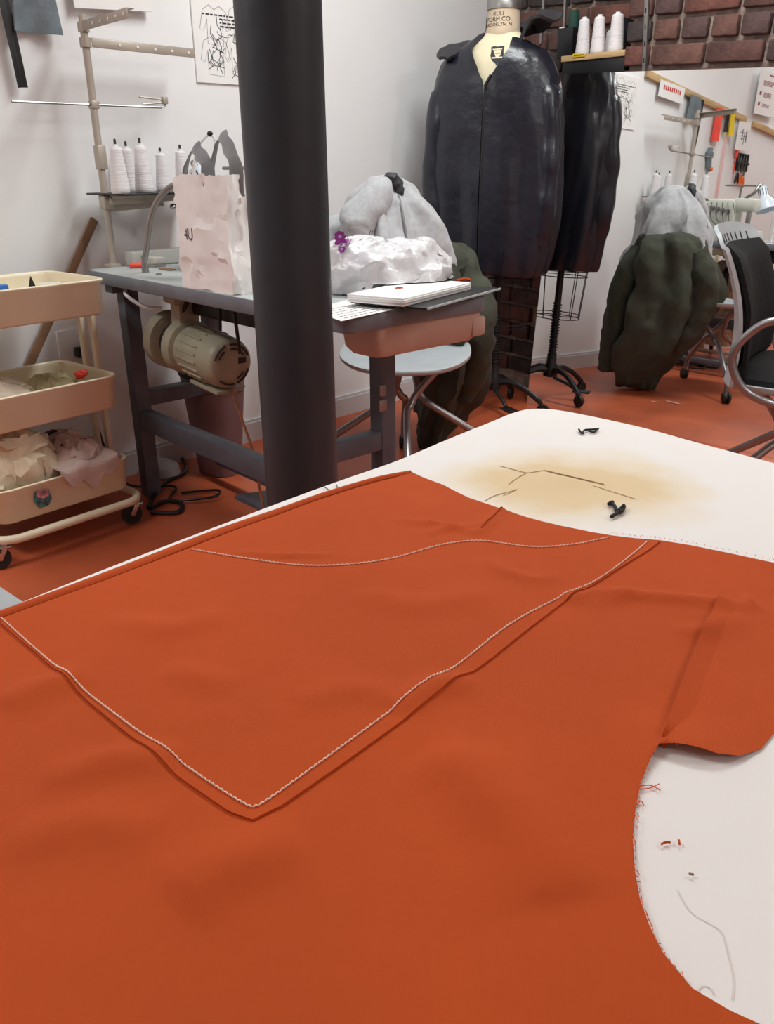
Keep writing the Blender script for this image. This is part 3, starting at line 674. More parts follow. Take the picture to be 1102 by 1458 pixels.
lb = MB(); lb.box(mo_a-ax*.0035+V(0, 0, .008)-ux*.034*(-1 if ux.x > 0 else 1), (.006, .026, .018), ax, bev=.002); lb.build('rating_plate', M_black, motor)
br_ = MB(); br_.lathe([(.066, .205), (.081, .212), (.083, .25), (.066, .265)], mo_a, ax, 28); br_.box(mo_a+ax*.235+V(0, 0, .09), (.055, .07, .10), ax, bev=.008); br_.box(mo_a+ax*.235+V(0, 0, .155), (.07, .1, .05), ax, bev=.006); br_.build('mounting_bracket', M_motor, motor)
MB().lathe([(.056, .265), (.056, .31)], mo_a, ax, 24).build('rotor_gap', M_dark, motor)
MB().lathe([(.03, .31), (.086, .313), (.088, .352), (.078, .364), (.03, .366)], mo_a, ax, 32).build('pulley_cover', M_motor, motor)
bs = MB(); bs.box(mo_a+ax*.09-V(0, 0, .081), (.15, .09, .012), ax, bev=.003); bs.bar(mo_a+ax*.02-V(0, 0, .087), mo_a+ax*.15-V(0, 0, .075), .05, .01); bs.build('motor_foot', M_motor, motor)
ub_ = MB(); ub_.box(dk(.72, .16, .675), (.42, .06, .07), E1, bev=.01); ub_.tube([dk(.86, .12, .70), dk(.87, .10, .66), dk(.90, .10, .64)], .006, 8, 4); ub_.tube([dk(.70, .12, .70), dk(.695, .11, .62)], .006, 8); ub_.tube([dk(.60, .10, .70), dk(.59, .1, .63), dk(.60, .11, .57)], .005, 8, 4); ub_.build('under_gear', M_black, desk, label='black switch gear under the top')
wr_ = MB(); wr_.tube([dk(1.10, .04, .708), dk(1.06, .02, .69), dk(1.03, .06, .655), dk(1.0, .1, .65)], .006, 8, 5); wr_.build('motor_cable', M_white, desk, label='white motor cable')
rod = MB(); rod.tube([mo_a+ax*.01-V(0, 0, .075), dk(.60, .125, .30), dk(.56, .13, .09)], .004, 8); rod.build('treadle_rod', mat('rusty_rod', (150, 96, 60), .6, var=.2), desk, label='rusty treadle rod')
tp = MB(); tp.box(dk(.55, .28, .075), (.42, .26, .014), E1, E2*.12+V(0, 0, 1), bev=.004); tp.build('treadle', M_gleg, desk, label='grey foot treadle plate')
# ------------------------------------------------------------------ thread stand + cones
PS = V(-.875, 2.85, 0)
stand = thing('thread_stand', 'beige metal thread stand with long arms on the sewing table by the wall', 'stand', PS+V(0, 0, .7506))
MB().lathe([(.03, .7508), (.03, .757), (.012, .76), (.011, .765), (.011, 1.46)], PS, n=14).build('post', M_beige, stand)
for z in (1.375, 1.415): MB().lathe([(.017, z), (.017, z+.025)], PS, n=12).build('collar', M_beige, stand)
for z, sz in ((1.222, (.026, .026, .022)), (1.075, (.028, .03, .07)), (.945, (.032, .036, .04))): MB().box(PS+V(0, 0, z)+DW*.002, sz, DW, bev=.003).build('clamp', M_beige, stand)
def arm(dirv, L, z, rise):
    d = dirv.normalized(); sd = d.cross(V(0, 0, 1)).normalized(); a = PS+V(0, 0, z)+d*.014; b = a+d*L+V(0, 0, rise)
    mb = MB(); mb.bar(a+V(0, 0, .012), b+V(0, 0, .012), .024, .0025); mb.bar(a+sd*.012, b+sd*.012, .0025, .026); o = mb.build('guide_arm', M_beige, stand)
    h = MB()
    for k in range(5):
        p = a.lerp(b, .25+.17*k)+V(0, 0, .0135); h.lathe([(.0038, 0), (.0038, .0015)], p, n=10)
        p = a.lerp(b, .25+.17*k)+sd*.0135; h.lathe([(.0038, 0), (.0038, .0015)], p, sd, 10)
    h.build('thread_hole', M_white, o, stuff=True)
arm(V(.77, -.64, 0), .225, 1.428, .012); arm(DW, .36, 1.388, -.004)
rd = MB(); rd.tube([PS-DW*.25+V(0, 0, 1.222), PS+DW*.235+V(0, 0, 1.222), PS+DW*.25+V(0, 0, 1.229), PS+DW*.252+V(0, 0, 1.24)], .0036, 8); rd.build('guide_rod', M_steel, stand)
ck = MB(); ck.box(PS+DW*.25+V(0, 0, 1.243), (.018, .018, .022), DW, bev=.003); ck.tube([PS+DW*.24+V(0, 0, 1.245), PS+DW*.16+V(0, 0, 1.25)], .003, 6); ck.tube([PS+DW*.24+V(0, 0, 1.236), PS+DW*.17+V(0, 0, 1.229)], .003, 6); ck.build('rod_hook', M_beige, stand)
TZ = .972; ty = MB()
TC = PS+DW*.165+NW*.032
ty.box(TC+V(0, 0, TZ-.003), (.37, .225, .006), DW, bev=.002); ty.build('tray', M_black, stand, label='thin black cone tray')
bk = MB(); bk.bar(PS+V(0, 0, .948)+NW*.02, PS+DW*.30+V(0, 0, .955)+NW*.03, .03, .022); bk.bar(PS+V(0, 0, .925), PS+DW*.22+V(0, 0, .935)-NW*.02, .006, .022); bk.box(TC+V(0, 0, .962), (.32, .03, .012), DW, bev=.002); bk.build('tray_bracket', M_beige, stand)
kn = MB(); kn.lathe([(.008, 0), (.011, .004), (.011, .012), (.006, .016)], TC+DW*.03+V(0, 0, .934)+NW*.045, V(0, 0, -1), 10); kn.build('thumb_nut', M_chrome, stand)
mpl = PS+NW*0
cone_px = [(172.5, 278, 0.11, .97, 'frontmost left of the row'), (187, 276, -.055, .96, 'half hidden between two larger cones'), (207, 278, .085, 1.0, 'tallest, in the middle of the tray'), (234, 277, -.05, .84, 'slim and nearest the paper bag'), (262, 276, -.03, .9, 'hidden behind the paper bag')]
pn = MB(); cone_pts = []
for x, y, out, k, l in cone_px:
    d = ray(x, y); P0_ = PS+NW*out; p = CAMP+d*((P0_-CAMP).dot(NW)/d.dot(NW)); p.z = TZ; cone_pts.append((p, k, l))
    MB().lathe([(.004, 0), (.004, .155*k), (.002, .158*k)], p, n=8).build('cone_pin', M_dark, stand)
def cone(p, k, name, label, group, m=M_thread, L=.13, r0=.029, r1=.018):
    t = thing(name, label, 'thread cone', p, group=group)
    prof = [(r0*.9*k, .0), (r0*k, .004), (r0*k, .012)]
    for i in range(1, 17):
        u = i/16; r = (r0*(1-u)+r1*u)*k*(1+.015*math.sin(i*2.2)); prof.append((r, .012+(L-.012)*k*u))
    prof += [(r1*.8*k, L*k+.004), (.0065*k, L*k+.005), (.0055*k, .0), (r0*.9*k, .0)]
    MB().lathe(prof, p+V(0, 0, .0005), n=20, cap=False).build('wound_thread', m, t)
    MB().lathe([(.0065*k, L*k+.0055), (.009*k, L*k+.0055), (.009*k, L*k+.012), (.0065*k, L*k+.012), (.0065*k, L*k+.0055)], p, n=12, cap=False).build('core_tip', M_white, t)
for i, (p, k, l) in enumerate(cone_pts): cone(p, k, 'thread_cone', 'white thread cone on the thread stand tray, '+l, 'white cones on the thread stand')
# ------------------------------------------------------------------ gooseneck lamp
g0 = dk(1.06, .09, .7508)
lamp = thing('gooseneck_lamp', 'grey flexible gooseneck lamp with white shade clamped on the sewing table', 'lamp', g0)
gb = MB(); gb.lathe([(.011, 0), (.011, .02), (.009, .03), (.009, .05)], g0, n=12); gb.build('base', M_steel, lamp)
hd = dk(.82, .165, .965)
gp = catmull([g0+V(0, 0, .03), atd(210, 345, 2.64), atd(214, 312, 2.62), atd(224, 286, 2.60), atd(239, 269, 2.58), atd(256, 261, 2.57), atd(285, 258, 2.58), hd+V(-.02, .02, .09), hd+V(-.01, .01, .07)], 8)
gt = MB(); gt.tube(gp, .0085, 10); gt.build('gooseneck', M_steel, lamp)
hx = V(.35, -.25, -1).normalized(); top = hd+V(-.01, .01, .075)
sh = MB(); sh.lathe([(.012, -.005), (.024, .0), (.026, .055), (.028, .058), (.05, .085), (.056, .13), (.053, .13), (.046, .086), (.02, .06)], top, hx, 28, cap=False); sh.build('lamp_shade', M_lamp, lamp)
vs_ = MB()
for k in range(10):
    t = 2*math.pi*k/10; u = hx.cross(V(1, 0, 0)).normalized(); w = hx.cross(u); d = u*math.cos(t)+w*math.sin(t); vs_.box(top+hx*.028+d*.0252, (.036, .004, .002), hx, d, bev=.0005)
vs_.build('vent_slot', M_dark, lamp, stuff=True)
# ------------------------------------------------------------------ overlock machine
mc = dk(.90, .335, .7508)
mch = thing('overlock_machine', 'pale overlock sewing machine on the table, seen in the mirror behind the grey hoodie', 'sewing machine', mc)
b1 = MB(); b1.box(mc+V(0, 0, .03), (.30, .18, .06), E1, bev=.01); b1.build('bed', M_machine, mch)
b1 = MB(); b1.box(mc+E1*.06-E2*.02+V(0, 0, .14), (.17, .13, .16), E1, bev=.025); b1.box(mc-E1*.06-E2*.01+V(0, 0, .19), (.14, .09, .07), E1, bev=.02); b1.build('body', M_machine, mch)
b1 = MB(); b1.lathe([(.05, 0), (.055, .006), (.055, .022), (.04, .028)], mc+E1*.145+V(0, 0, .14), E1, 24); b1.build('handwheel', M_black, mch)
b1 = MB(); b1.box(mc-E1*.10+E2*.03+V(0, 0, .11), (.02, .03, .1), E1, bev=.004); b1.tube([mc-E1*.10+E2*.03+V(0, 0, .06), mc-E1*.10+E2*.03+V(0, 0, .1)], .004, 6); b1.build('needle_bar', M_steel, mch)
for k in range(4):
    MB().lathe([(.012, 0), (.012, .006), (.004, .008), (.004, .02), (.010, .022), (.010, .028)], mc+E1*(.10-.03*k)+E2*.045+V(0, 0, .17-.005*k), E2, 12).build('tension_dial', M_steel, mch)
b1 = MB()
for k in range(5): b1.tube([mc+E1*(.11-.03*k)+E2*.05+V(0, 0, .2), mc+E1*(.10-.035*k)+E2*.06+V(0, 0, .12), mc+E1*(.04-.02*k)+E2*.07+V(0, 0, .07)], .0018, 5, 4)
b1.build('thread_path', M_dark, mch)
b1 = MB(); b1.tube([mc-E1*.02+V(0, 0, .22), mc-E1*.02+V(0, 0, .29)], .006, 8); b1.tube([mc-E1*.10+V(0, 0, .29), mc+E1*.07+V(0, 0, .29)], .005, 8); b1.build('thread_guide', M_steel, mch)
# ------------------------------------------------------------------ small things on the table
o = MB().box(wallp(-.30, 0, .17)+V(0, 0, .7508+.022), (.28, .05, .044), DW, bev=.004).build('plastic_tray', mat('clear_grey_plastic', (206, 204, 198), .3, var=.02, trans=.25)); tag(o, 'long translucent plastic tray at the wall side of the sewing table', 'tray')
o = MB().box(dk(1.2, .20, .765), (.06, .045, .028), E1, bev=.004).build('plastic_box', mat('milky_plastic', (214, 208, 200), .35, trans=.2)); tag(o, 'small milky plastic box beside the thread stand post', 'box')
p = atz(184, 378, .76); t = thing('screwdriver', 'small screwdriver with red and yellow handle lying by the gooseneck lamp', 'screwdriver', V(p.x, p.y, .7508)); d = (atz(206, 377, .76)-p).normalized()
MB().lathe([(.006, 0), (.0085, .004), (.0085, .038), (.006, .042)], p, d, 12).build('handle', M_redo, t); MB().lathe([(.006, .042), (.007, .045), (.006, .058)], p, d, 12).build('collar', M_yel, t, label='yellow collar'); MB().lathe([(.002, .058), (.002, .15)], p, d, 8).build('shaft', M_steel, t)
p = atz(160, 378, .7508); o = MB().lathe([(.016, 0), (.018, .003), (.015, .008)], V(p.x, p.y, .7508), n=18).build('rubber_foot_pad', M_black); tag(o, 'small black rubber disc on the sewing table below the stand post', 'disc')
p = atz(238, 384, .7508); o = MB().box(V(p.x, p.y, .7528), (.07, .022, .004), E1, bev=.001).build('leather_scrap', M_woodb); tag(o, 'small flat brown scrap lying left of the white paper bag', 'scrap')
p = atz(226, 391, .7508); o = MB().lathe([(.009, 0), (.009, .003), (.004, .004)], V(p.x, p.y, .7508), n=12).build('washer', M_steel); tag(o, 'small steel washer on the table in front of the brown scrap', 'washer')
# white wire loop guide behind the bag
t = thing('wire_loop', 'white bent wire loop with black tip rising behind the paper bag', 'wire', dk(.70, .20, .7508))
wl_ = [atd(275, 300, 2.45), atd(276, 240, 2.45), atd(281, 212, 2.45), atd(290, 198, 2.45), atd(299, 191, 2.45), atd(306, 200, 2.45), atd(304, 222, 2.45), atd(297, 245, 2.45), atd(296, 300, 2.45)]
mb = MB(); mb.tube([V(wl_[0].x, wl_[0].y, .7508)]+wl_+[V(wl_[-1].x, wl_[-1].y, .7508)], .0035, 8, 5); mb.build('loop', M_white, t)
mb = MB(); q = atd(299, 190.5, 2.45); mb.ball(q, .007, 10, (1.2, 1, 1)); mb.build('black_tip', M_black, t)
# white paper bag
bg = thing('paper_bag', 'crumpled white paper shopping bag with grey ribbon handles on the sewing table', 'bag', dk(.59, .075, .7508))
def drape(tree, verts, faces, o, X, Y, dr, off=.0012, back=.3):
    out = []
    for v in verts:
        p = o+X*v.x+Y*v.y; h = tree.ray_cast(p-dr*back, dr)
        out.append(h[0]-dr*off if h[0] else p)
    return MB().add(out, faces)
nz_ = 22; rg = []
for i in range(nz_+1):
    u = i/nz_; z = .7512+.275*u; wv = 1+.03*math.sin(u*9)-.02*u; P = []
    a0, a1, b0, b1 = .445, .695, .008, .135
    ca, cb = (a0+a1)/2, (b0+b1)/2; ha, hb_ = (a1-a0)/2*wv, (b1-b0)/2*(1.05-.15*u)
    for sx, sy, ex, ey in ((-1, -1, 1, -1), (1, -1, 1, 1), (1, 1, -1, 1), (-1, 1, -1, -1)):
        for k in range(14):
            f = k/14; x = sx+(ex-sx)*f; y = sy+(ey-sy)*f; gus = 1
            if sx == ex: x *= 1-.12*u*(1-abs(y))
            P.append(dk(ca+x*ha, cb+y*hb_, z))
    rg.append(P)
bm_ = MB().loft(rg, cap=False); crumple(bm_, .0075, 9, 5); crumple(bm_, .003, 30, 9)
for v in bm_.v: v.z = max(v.z, .7508)
bgo = bm_.build('bag_body', M_bagp, bg, angle=22); tb_ = bvh(bm_)
vs_, fs_ = textmesh('4U', .042); fd = E2
sd_ = MB()
c0 = dk(.637, -.1, .885)
mk = drape(tb_, [V(v.x*.8, v.y, 0) for v in vs_], fs_, c0, -E1, V(0, 0, 1), E2, .0015, .1); mk.build('printed_mark', M_inkp, bg, label='dark purple printed mark', smooth=False)
for (a0, a1, b_, hh) in ((.668, .555, .03, .062), (.575, .46, .05, .085)):
    P = [dk(a0, b_, .98), dk(a0-.006, b_, 1.04), dk(a0*.7+a1*.3, b_+.004, 1.02+hh*.95), dk((a0+a1)/2, b_+.004, 1.03+hh), dk(a0*.3+a1*.7, b_, 1.02+hh*.9), dk(a1+.004, b_, 1.05), dk(a1, b_, .98)]
    C_ = catmull(P, 7); rows = []
    for i, p in enumerate(C_):
        rad = (p-dk((a0+a1)/2, b_, .985)).normalized(); nn = (rad*.55+E2*.83*(1-.5*math.sin(i/(len(C_)-1)*math.pi))).normalized(); w = .017+.002*math.sin(i*.9)
        rows.append([p-nn*w+rad*.002, p-nn*w*.35-rad*.002, p+nn*w*.35+rad*.002, p+nn*w-rad*.001])
    MB().sheet(rows, .0015).build('handle', M_grayh, bg, label='grey ribbon handle')
# sketchbook and paper
c0 = atz(608, 441.5, .757); c1 = atz(713, 412.5, .757); lx = (c1-c0); Lb = lx.length; lx.normalize(); ly = V(-lx.y, lx.x, 0)
bk_ = thing('sketchbook', 'open sketchbook with white pages and black cover at the table end under the plastic bag', 'book', c0)
MB().prism([c0, c1, c1+ly*.20, c0+ly*.20], V(0, 0, .004)).build('cover', M_black, bk_, label='black cover', smooth=False)
ce = MB(); ce.prism([c0-ly*.001, c1-ly*.001, c1+ly*.002, c0+ly*.002], V(0, 0, .0044)); ce.build('cover_rim', mat('pale_rim', (176, 190, 192), .5), bk_, label='pale grey cover rim', smooth=False)
pg_ = MB(); q0 = c0+ly*.045-lx*.01; 
for k in range(5):
    s_ = .0035*k; e_ = random.uniform(-.002, .002); pg_.box(q0+lx*(Lb*.42+e_)+ly*(.08+e_)+V(0, 0, .0062+s_), (Lb*.86, .15, .0033), lx, bev=.0006)
pg_.build('pages', M_paper, bk_, smooth=False)
pp = thing('paper_sheet', 'white printed paper sheet lying on the sewing table beside the pillar', 'paper', atz(530, 442, .7508))
q = [atz(486, 457.5, .7512), atz(588, 434.5, .7512), atz(520, 421, .7512), atz(440, 441, .7512)]
MB().prism(q, V(0, 0, .0006)).build('sheet', M_paper, pp, smooth=False)
tx = MB(); random.seed(5); X = (q[1]-q[0]); Y = (q[3]-q[0])
for r_ in range(6):
    u = .08
    while u < .9:
        L = random.uniform(.02, .06); a = q[0]+X*u+Y*(.1+.13*r_)+V(0, 0, .0008); ribbon(tx, [a, a+X*L], .003, V(0, 0, 1), .0002); u += L+.015
tx.build('printed_text', M_ink, pp, smooth=False, stuff=True)
# white plastic bag
pc_ = atd(556, 385, 2.21)
pb = thing('plastic_bag', 'crinkled white plastic bag with violet flowers on the end of the sewing table', 'bag', V(pc_.x, pc_.y, .78))
bm_ = MB(); bm_.ball((0, 0, 0), 1, 96)
for v in bm_.v:
    x, y, z = v; s_ = lambda t, e: math.copysign(abs(t)**e, t)
    g_ = 1+.16*math.sin(9*math.atan2(z, y)+2)*sm(.25, .9, x)+.07*math.sin(6*math.atan2(z, y)+5*x)
    y *= g_; z *= g_
    v.x, v.y, v.z = s_(x, .75)*.175, s_(y, .85)*.10, s_(z, .8)*.094*(1-.22*sm(.3, 1, x)-.12*sm(0, -1, x))
lx2 = V(math.cos(math.radians(8)), math.sin(math.radians(8)), 0); ly2 = V(-lx2.y, lx2.x, 0)
bm_.v = [pc_+lx2*v.x+ly2*v.y+V(0, 0, v.z-.005) for v in bm_.v]
crumple(bm_, .024, 6, 2, False); crumple(bm_, .009, 15, 4)
for v in bm_.v: v.z = max(v.z, .7815 if (v-c0).dot(ly) < .24 and (v-c0).dot(lx) > -.04 else .7535)
bm_.build('bag_film', M_plas, pb, angle=100); tbag = bvh(bm_); vd = (pc_-CAMP); vd.z = 0; vd.normalize(); vx = V(vd.y, -vd.x, 0)
fl = None
for (fx, fy, r_) in ((484, 337, .014), (486, 349, .017), (482, 362, .010)):
    o_ = atd(fx, fy, 2.0); vs_ = []; fs_ = []
    for k in range(7):
        t = 2*math.pi*k/7; cx, cy = math.cos(t)*r_*.6, math.sin(t)*r_*.6; n0 = len(vs_); vs_ += [V(cx+math.cos(q_*math.pi/4)*r_*.36, cy+math.sin(q_*math.pi/4)*r_*.36, 0) for q_ in range(8)]; fs_.append(tuple(range(n0, n0+8)))
    d_ = drape(tbag, vs_, fs_, o_, vx, V(0, 0, 1), vd, .0015, .02); fl = d_ if fl is None else fl.add(d_.v, d_.f)
fl.build('flower_print', M_viol, pb, label='violet flower print', smooth=False)
dk_ = MB(); o_ = atd(530, 332, 2.0)
vs_, fs_ = textmesh('///', .018); dk_ = drape(tbag, vs_, fs_, o_, vx, V(0, 0, 1), vd, .0015, .02); dk_.build('dark_print', mat('maroon_ink', (96, 66, 76), .7), pb, label='dark maroon printed marks', smooth=False)
o = MB(); q = atz(650, 400, .776); o.tube([q, q+V(.02, .006, .004), q+V(.035, .004, .001)], .004, 6, 3); tag(o.build('fabric_scrap', M_or), 'orange fabric snippet on the open sketchbook pages, right of the plastic bag', 'scrap')
o = MB(); q = atz(563, 413, .775); o.tube([q, q+V(.008, -.002, .004), q+V(.016, .003, .001)], .005, 6, 3); tag(o.build('fabric_scrap', M_or), 'small orange fabric snippet poking out below the plastic bag', 'scrap')
# ------------------------------------------------------------------ dress form
FC = V(.485, 3.765, 0); wd = V(.94, -.34, 0).normalized(); fd_ = V(wd.y, -wd.x, 0)   # fd_ points out of the chest, towards the camera
if fd_.y > 0: fd_ = -fd_
df = thing('dress_form', 'cream linen dress form on a black iron wheeled stand beside the mirror', 'dress form', FC)
def ell(c, rx, ry, z, n=48, e=1.0, fold=None, t0=0, t1=2*math.pi, closed=True):
    P = []; m = n if closed else n-1
    for k in range(n):
        t = t0+(t1-t0)*k/m; r = 1+(fold(t, z) if fold else 0); ct, st_ = math.sin(t), math.cos(t)
        P.append(c+wd*(math.copysign(abs(ct)**e, ct)*rx*r)+fd_*(math.copysign(abs(st_)**e, st_)*ry*r)+V(0, 0, z))
    return P   # t = 0 is the middle of the chest
tor = [(1.02, .15, .095), (1.10, .135, .085), (1.18, .145, .09), (1.27, .165, .10), (1.34, .17, .097), (1.40, .165, .092), (1.445, .14, .085), (1.475, .105, .072), (1.50, .075, .066), (1.515, .066, .064)]
NC = FC+fd_*.012-wd*.012
mt_ = MB().loft([ell(NC, rx, ry, z, 40) for z, rx, ry in tor]); mt_.build('torso', M_linen, df); ttor = bvh(mt_)
mn = MB().lathe([(.066, 1.50), (.0675, 1.515), (.064, 1.53), (.0625, 1.588)], NC, n=36); mn.build('neck_block', M_neck, df, label='tan paper covered neck with black lettering'); tnk = bvh(mn)
MB().lathe([(.0635, 1.588), (.066, 1.590), (.066, 1.635), (.05, 1.655), (.02, 1.66)], NC, n=36).build('neck_cap', M_steel, df, label='metal neck cap')
dirn = -fd_; lt = MB()
for txt, z, s_ in (('KULI', 1.571, .02), ('FORM CO.', 1.553, .021), ('BROOKLYN. N.', 1.535, .016)):
    vs_, fs_ = textmesh(txt, s_); d_ = drape(tnk, vs_, fs_, NC+V(0, 0, z)-wd*.006, wd, V(0, 0, 1), dirn, .001, .3); lt.add(d_.v, d_.f)
lt.build('lettering', M_ink, df, label='black lettering on the neck', smooth=False)
def shield(k): return [V(x*k, y*k, 0) for x, y in ((-.5, .5), (-.25, .56), (0, .5), (.25, .56), (.5, .5), (.46, .2), (.5, -.1), (.38, -.4), (.12, -.58), (0, -.75), (-.12, -.58), (-.38, -.4), (-.5, -.1), (-.46, .2))]
so = NC+V(0, 0, 1.432)+wd*.0; vs_ = shield(.052)
d_ = drape(ttor, vs_, [tuple(range(14))], so, wd, V(0, 0, 1), dirn, .0012, .3); d_.build('shield_mark', mat('grey_black_print', (58, 58, 64), .8), df, label='black shield emblem on the chest', smooth=False)
d2 = MB()
for y0, y1, x0, x1 in ((-.28, -.18, -.4, .4), (.06, .2, -.15, .25), (.3, .36, -.36, .36)):
    q = drape(ttor, [V(x0*.052, y0*.052, 0), V(x1*.052, y0*.052, 0), V(x1*.052, y1*.052, 0), V(x0*.052, y1*.052, 0)], [(0, 1, 2, 3)], so, wd, V(0, 0, 1), dirn, .0022, .3); d2.add(q.v, q.f)
d2.build('shield_band', M_linen, df, smooth=False, stuff=True)
MB().lathe([(.016, .16), (.016, 1.03)], FC, n=14).build('pole', M_blackm, df)
sc2 = MB(); 
P = [FC+V(math.cos(t)*.019, math.sin(t)*.019, .22+t*.0021) for t in [i*.5 for i in range(220)]]; sc2.tube(P, .0035, 5); sc2.build('screw_thread', M_blackm, df)
MB().lathe([(.02, .10), (.034, .105), (.034, .15), (.024, .17), (.022, .215)], FC, n=18).build('hub', M_blackm, df)
cg = MB()
for z, r in ((.60, .155), (.575, .155), (.385, .135), (.40, .136)):
    cg.tube([FC+wd*(r*math.cos(t))+fd_*(r*.72*math.sin(t))+V(0, 0, z) for t in [i*2*math.pi/32 for i in range(33)]], .0022, 5, cap=False)
for k in range(10):
    t = 2*math.pi*k/10; a = FC+wd*(.155*math.cos(t))+fd_*(.112*math.sin(t)); b_ = FC+wd*(.135*math.cos(t))+fd_*(.097*math.sin(t)); cg.tube([a+V(0, 0, .72), a+V(0, 0, .60), b_+V(0, 0, .385)], .0022, 5)
for t in (0, math.pi/2, math.pi, 1.5*math.pi): cg.tube([FC+V(0, 0, .60), FC+wd*(.155*math.cos(t))+fd_*(.112*math.sin(t))+V(0, 0, .60)], .002, 5)
cg.build('wire_cage', M_blackm, df)
for th in (-128, -28, 62, 150):
    t = math.radians(th); d = V(math.cos(t), math.sin(t), 0); R_ = .225
    lg = MB(); lg.tube([FC+d*.02+V(0, 0, .135), FC+d*.08+V(0, 0, .14), FC+d*.15+V(0, 0, .115), FC+d*(R_-.02)+V(0, 0, .08), FC+d*R_+V(0, 0, .062)], [.016, .014, .012, .013, .012], 8, 4); lg.build('leg', M_blackm, df)
    cs = MB(); sd = d.cross(V(0, 0, 1)); cs.lathe([(.010, -.008), (.0275, -.008), (.029, -.004), (.029, .004), (.0275, .008), (.010, .008)], FC+d*(R_+.012)+V(0, 0, .0295), sd, 18); cs.bar(FC+d*R_+V(0, 0, .07), FC+d*(R_+.012)+V(0, 0, .03), .024, .012); cs.build('caster', M_blackm, df)
pd = MB(); t = math.radians(-70); d = V(math.cos(t), math.sin(t), 0); pd.tube([FC+d*.02+V(0, 0, .10), FC+d*.09+V(0, 0, .075), FC+d*.13+V(0, 0, .05)], .009, 8, 3); pd.box(FC+d*.16+V(0, 0, .045), (.08, .05, .008), d, bev=.003); pd.build('foot_pedal', M_blackm, df)
# coat on the form
CC = FC-wd*.034
coat = thing('hooded_coat', 'shiny navy black hooded raincoat worn open at the neck on the dress form', 'coat', CC)
lv = [(.615, 0.223, .138), (.63, 0.233, .142), (.70, 0.250, .145), (.80, 0.263, .145), (.90, 0.271, .143), (1.0, 0.276, .141), (1.10, 0.276, .139), (1.20, 0.271, .136), (1.29, 0.260, .132), (1.36, 0.246, .126), (1.41, 0.224, .116), (1.445, 0.195, .104), (1.47, 0.140, .094), (1.49, 0.105, .086)]
def cfold(t, z):
    k = sm(1.35, .75, z)
    return .05*k*math.sin(7*t+1.2*math.sin(3*z)+.6)+.028*k*math.sin(13*t+4*z)+.035*nz((math.sin(t)*1.3, math.cos(t)*1.3, z*2.2), 2.1, 4)+.016*nz((math.sin(t), math.cos(t), z*2), 7, 9)
rows = []
zz_ = []
for i in range(len(lv)-1):
    for j in range(4): u = j/4; zz_.append(tuple(lv[i][q]*(1-u)+lv[i+1][q]*u for q in range(3)))
zz_.append(lv[-1])
for z, rx, ry in zz_:
    g = float(np.interp(z, [1.335, 1.37, 1.40, 1.44, 1.47, 1.49], [.014, .10, .17, .31, .52, .75]))
    hem = .012*math.sin(2.2)
    R_ = ell(CC, rx, ry, z, 90, .92, cfold, g-.05, 2*math.pi-g-.05, closed=False)
    R_ = [p+V(0, 0, (.035*(p-CC).dot(wd)*-1 if z < .7 else 0)+.008*nz(p, 6)*sm(.8, .6, z)) for p in R_]
    rows.append(R_)
cb_ = MB().sheet(rows, .004)
cb_.build('coat_body', M_coat, coat, angle=70)
zp = MB(); zp.tube([rows[i][0]+fd_*.004 for i in range(2, 37, 2)], .006, 6); zp.build('zip_edge', M_black, coat, label='black zip edge')
pk = MB(); 
P_ = [[rows[i][j]+fd_*.0065 for j in range(0, 6)] for i in range(1, 34)]; pk.sheet(P_, .003); pk.build('front_placket', M_coat, coat)
for s_ in (-1, 1):
    P = [CC+wd*(s_*.20)+fd_*.02+V(0, 0, 1.36), CC+wd*(s_*.222)+fd_*.045+V(0, 0, 1.24), CC+wd*(s_*.234)+fd_*.055+V(0, 0, 1.10), CC+wd*(s_*.232)+fd_*.06+V(0, 0, .95), CC+wd*(s_*.222)+fd_*.062+V(0, 0, .82), CC+wd*(s_*.208)+fd_*.064+V(0, 0, .735)]
    sl_ = MB().tube(P, [.035, .05, .05, .048, .046, .042], 22, 7)
    for v in sl_.v:
        v += fd_*(.012*nz(v, 9, s_))+wd*(.012*nz(v, 9, s_+5))+V(0, 0, .0)
    sl_.build('sleeve', M_coat, coat, angle=70)
hk = [(-62, .095, 1.425, .235, 1.425), (-80, .10, 1.455, .25, 1.43), (-100, .10, 1.48, .245, 1.445), (-130, .095, 1.50, .22, 1.47), (-165, .09, 1.515, .19, 1.49), (-200, .085, 1.525, .185, 1.51), (-235, .085, 1.53, .20, 1.545), (-260, .085, 1.525, .225, 1.565), (-280, .088, 1.51, .22, 1.56), (-300, .10, 1.48, .19, 1.535)]
rows = []
for i in range(37):
    q = i/36*(len(hk)-1); i0 = min(len(hk)-2, int(q)); fr_ = q-i0; A = [hk[i0][c]*(1-fr_)+hk[i0+1][c]*fr_ for c in range(5)]; t = math.radians(A[0]); row = []
    for j in range(11):
        u = j/10; r_ = A[1]*(1-u)+A[3]*u; z = A[2]*(1-u)+A[4]*u+.03*math.sin(math.pi*u); d = wd*math.sin(t)+fd_*math.cos(t); p = NC+d*r_*(1-.18*abs(math.cos(t)))+V(0, 0, z)
        row.append(p+nvec(p*10)*.03*u+nvec(p*26)*.010*u)
    rows.append(row)
MB().sheet(rows, .012).build('hood', M_hoodlin, coat, angle=50, label='dark grey lined hood folded back on the shoulders')
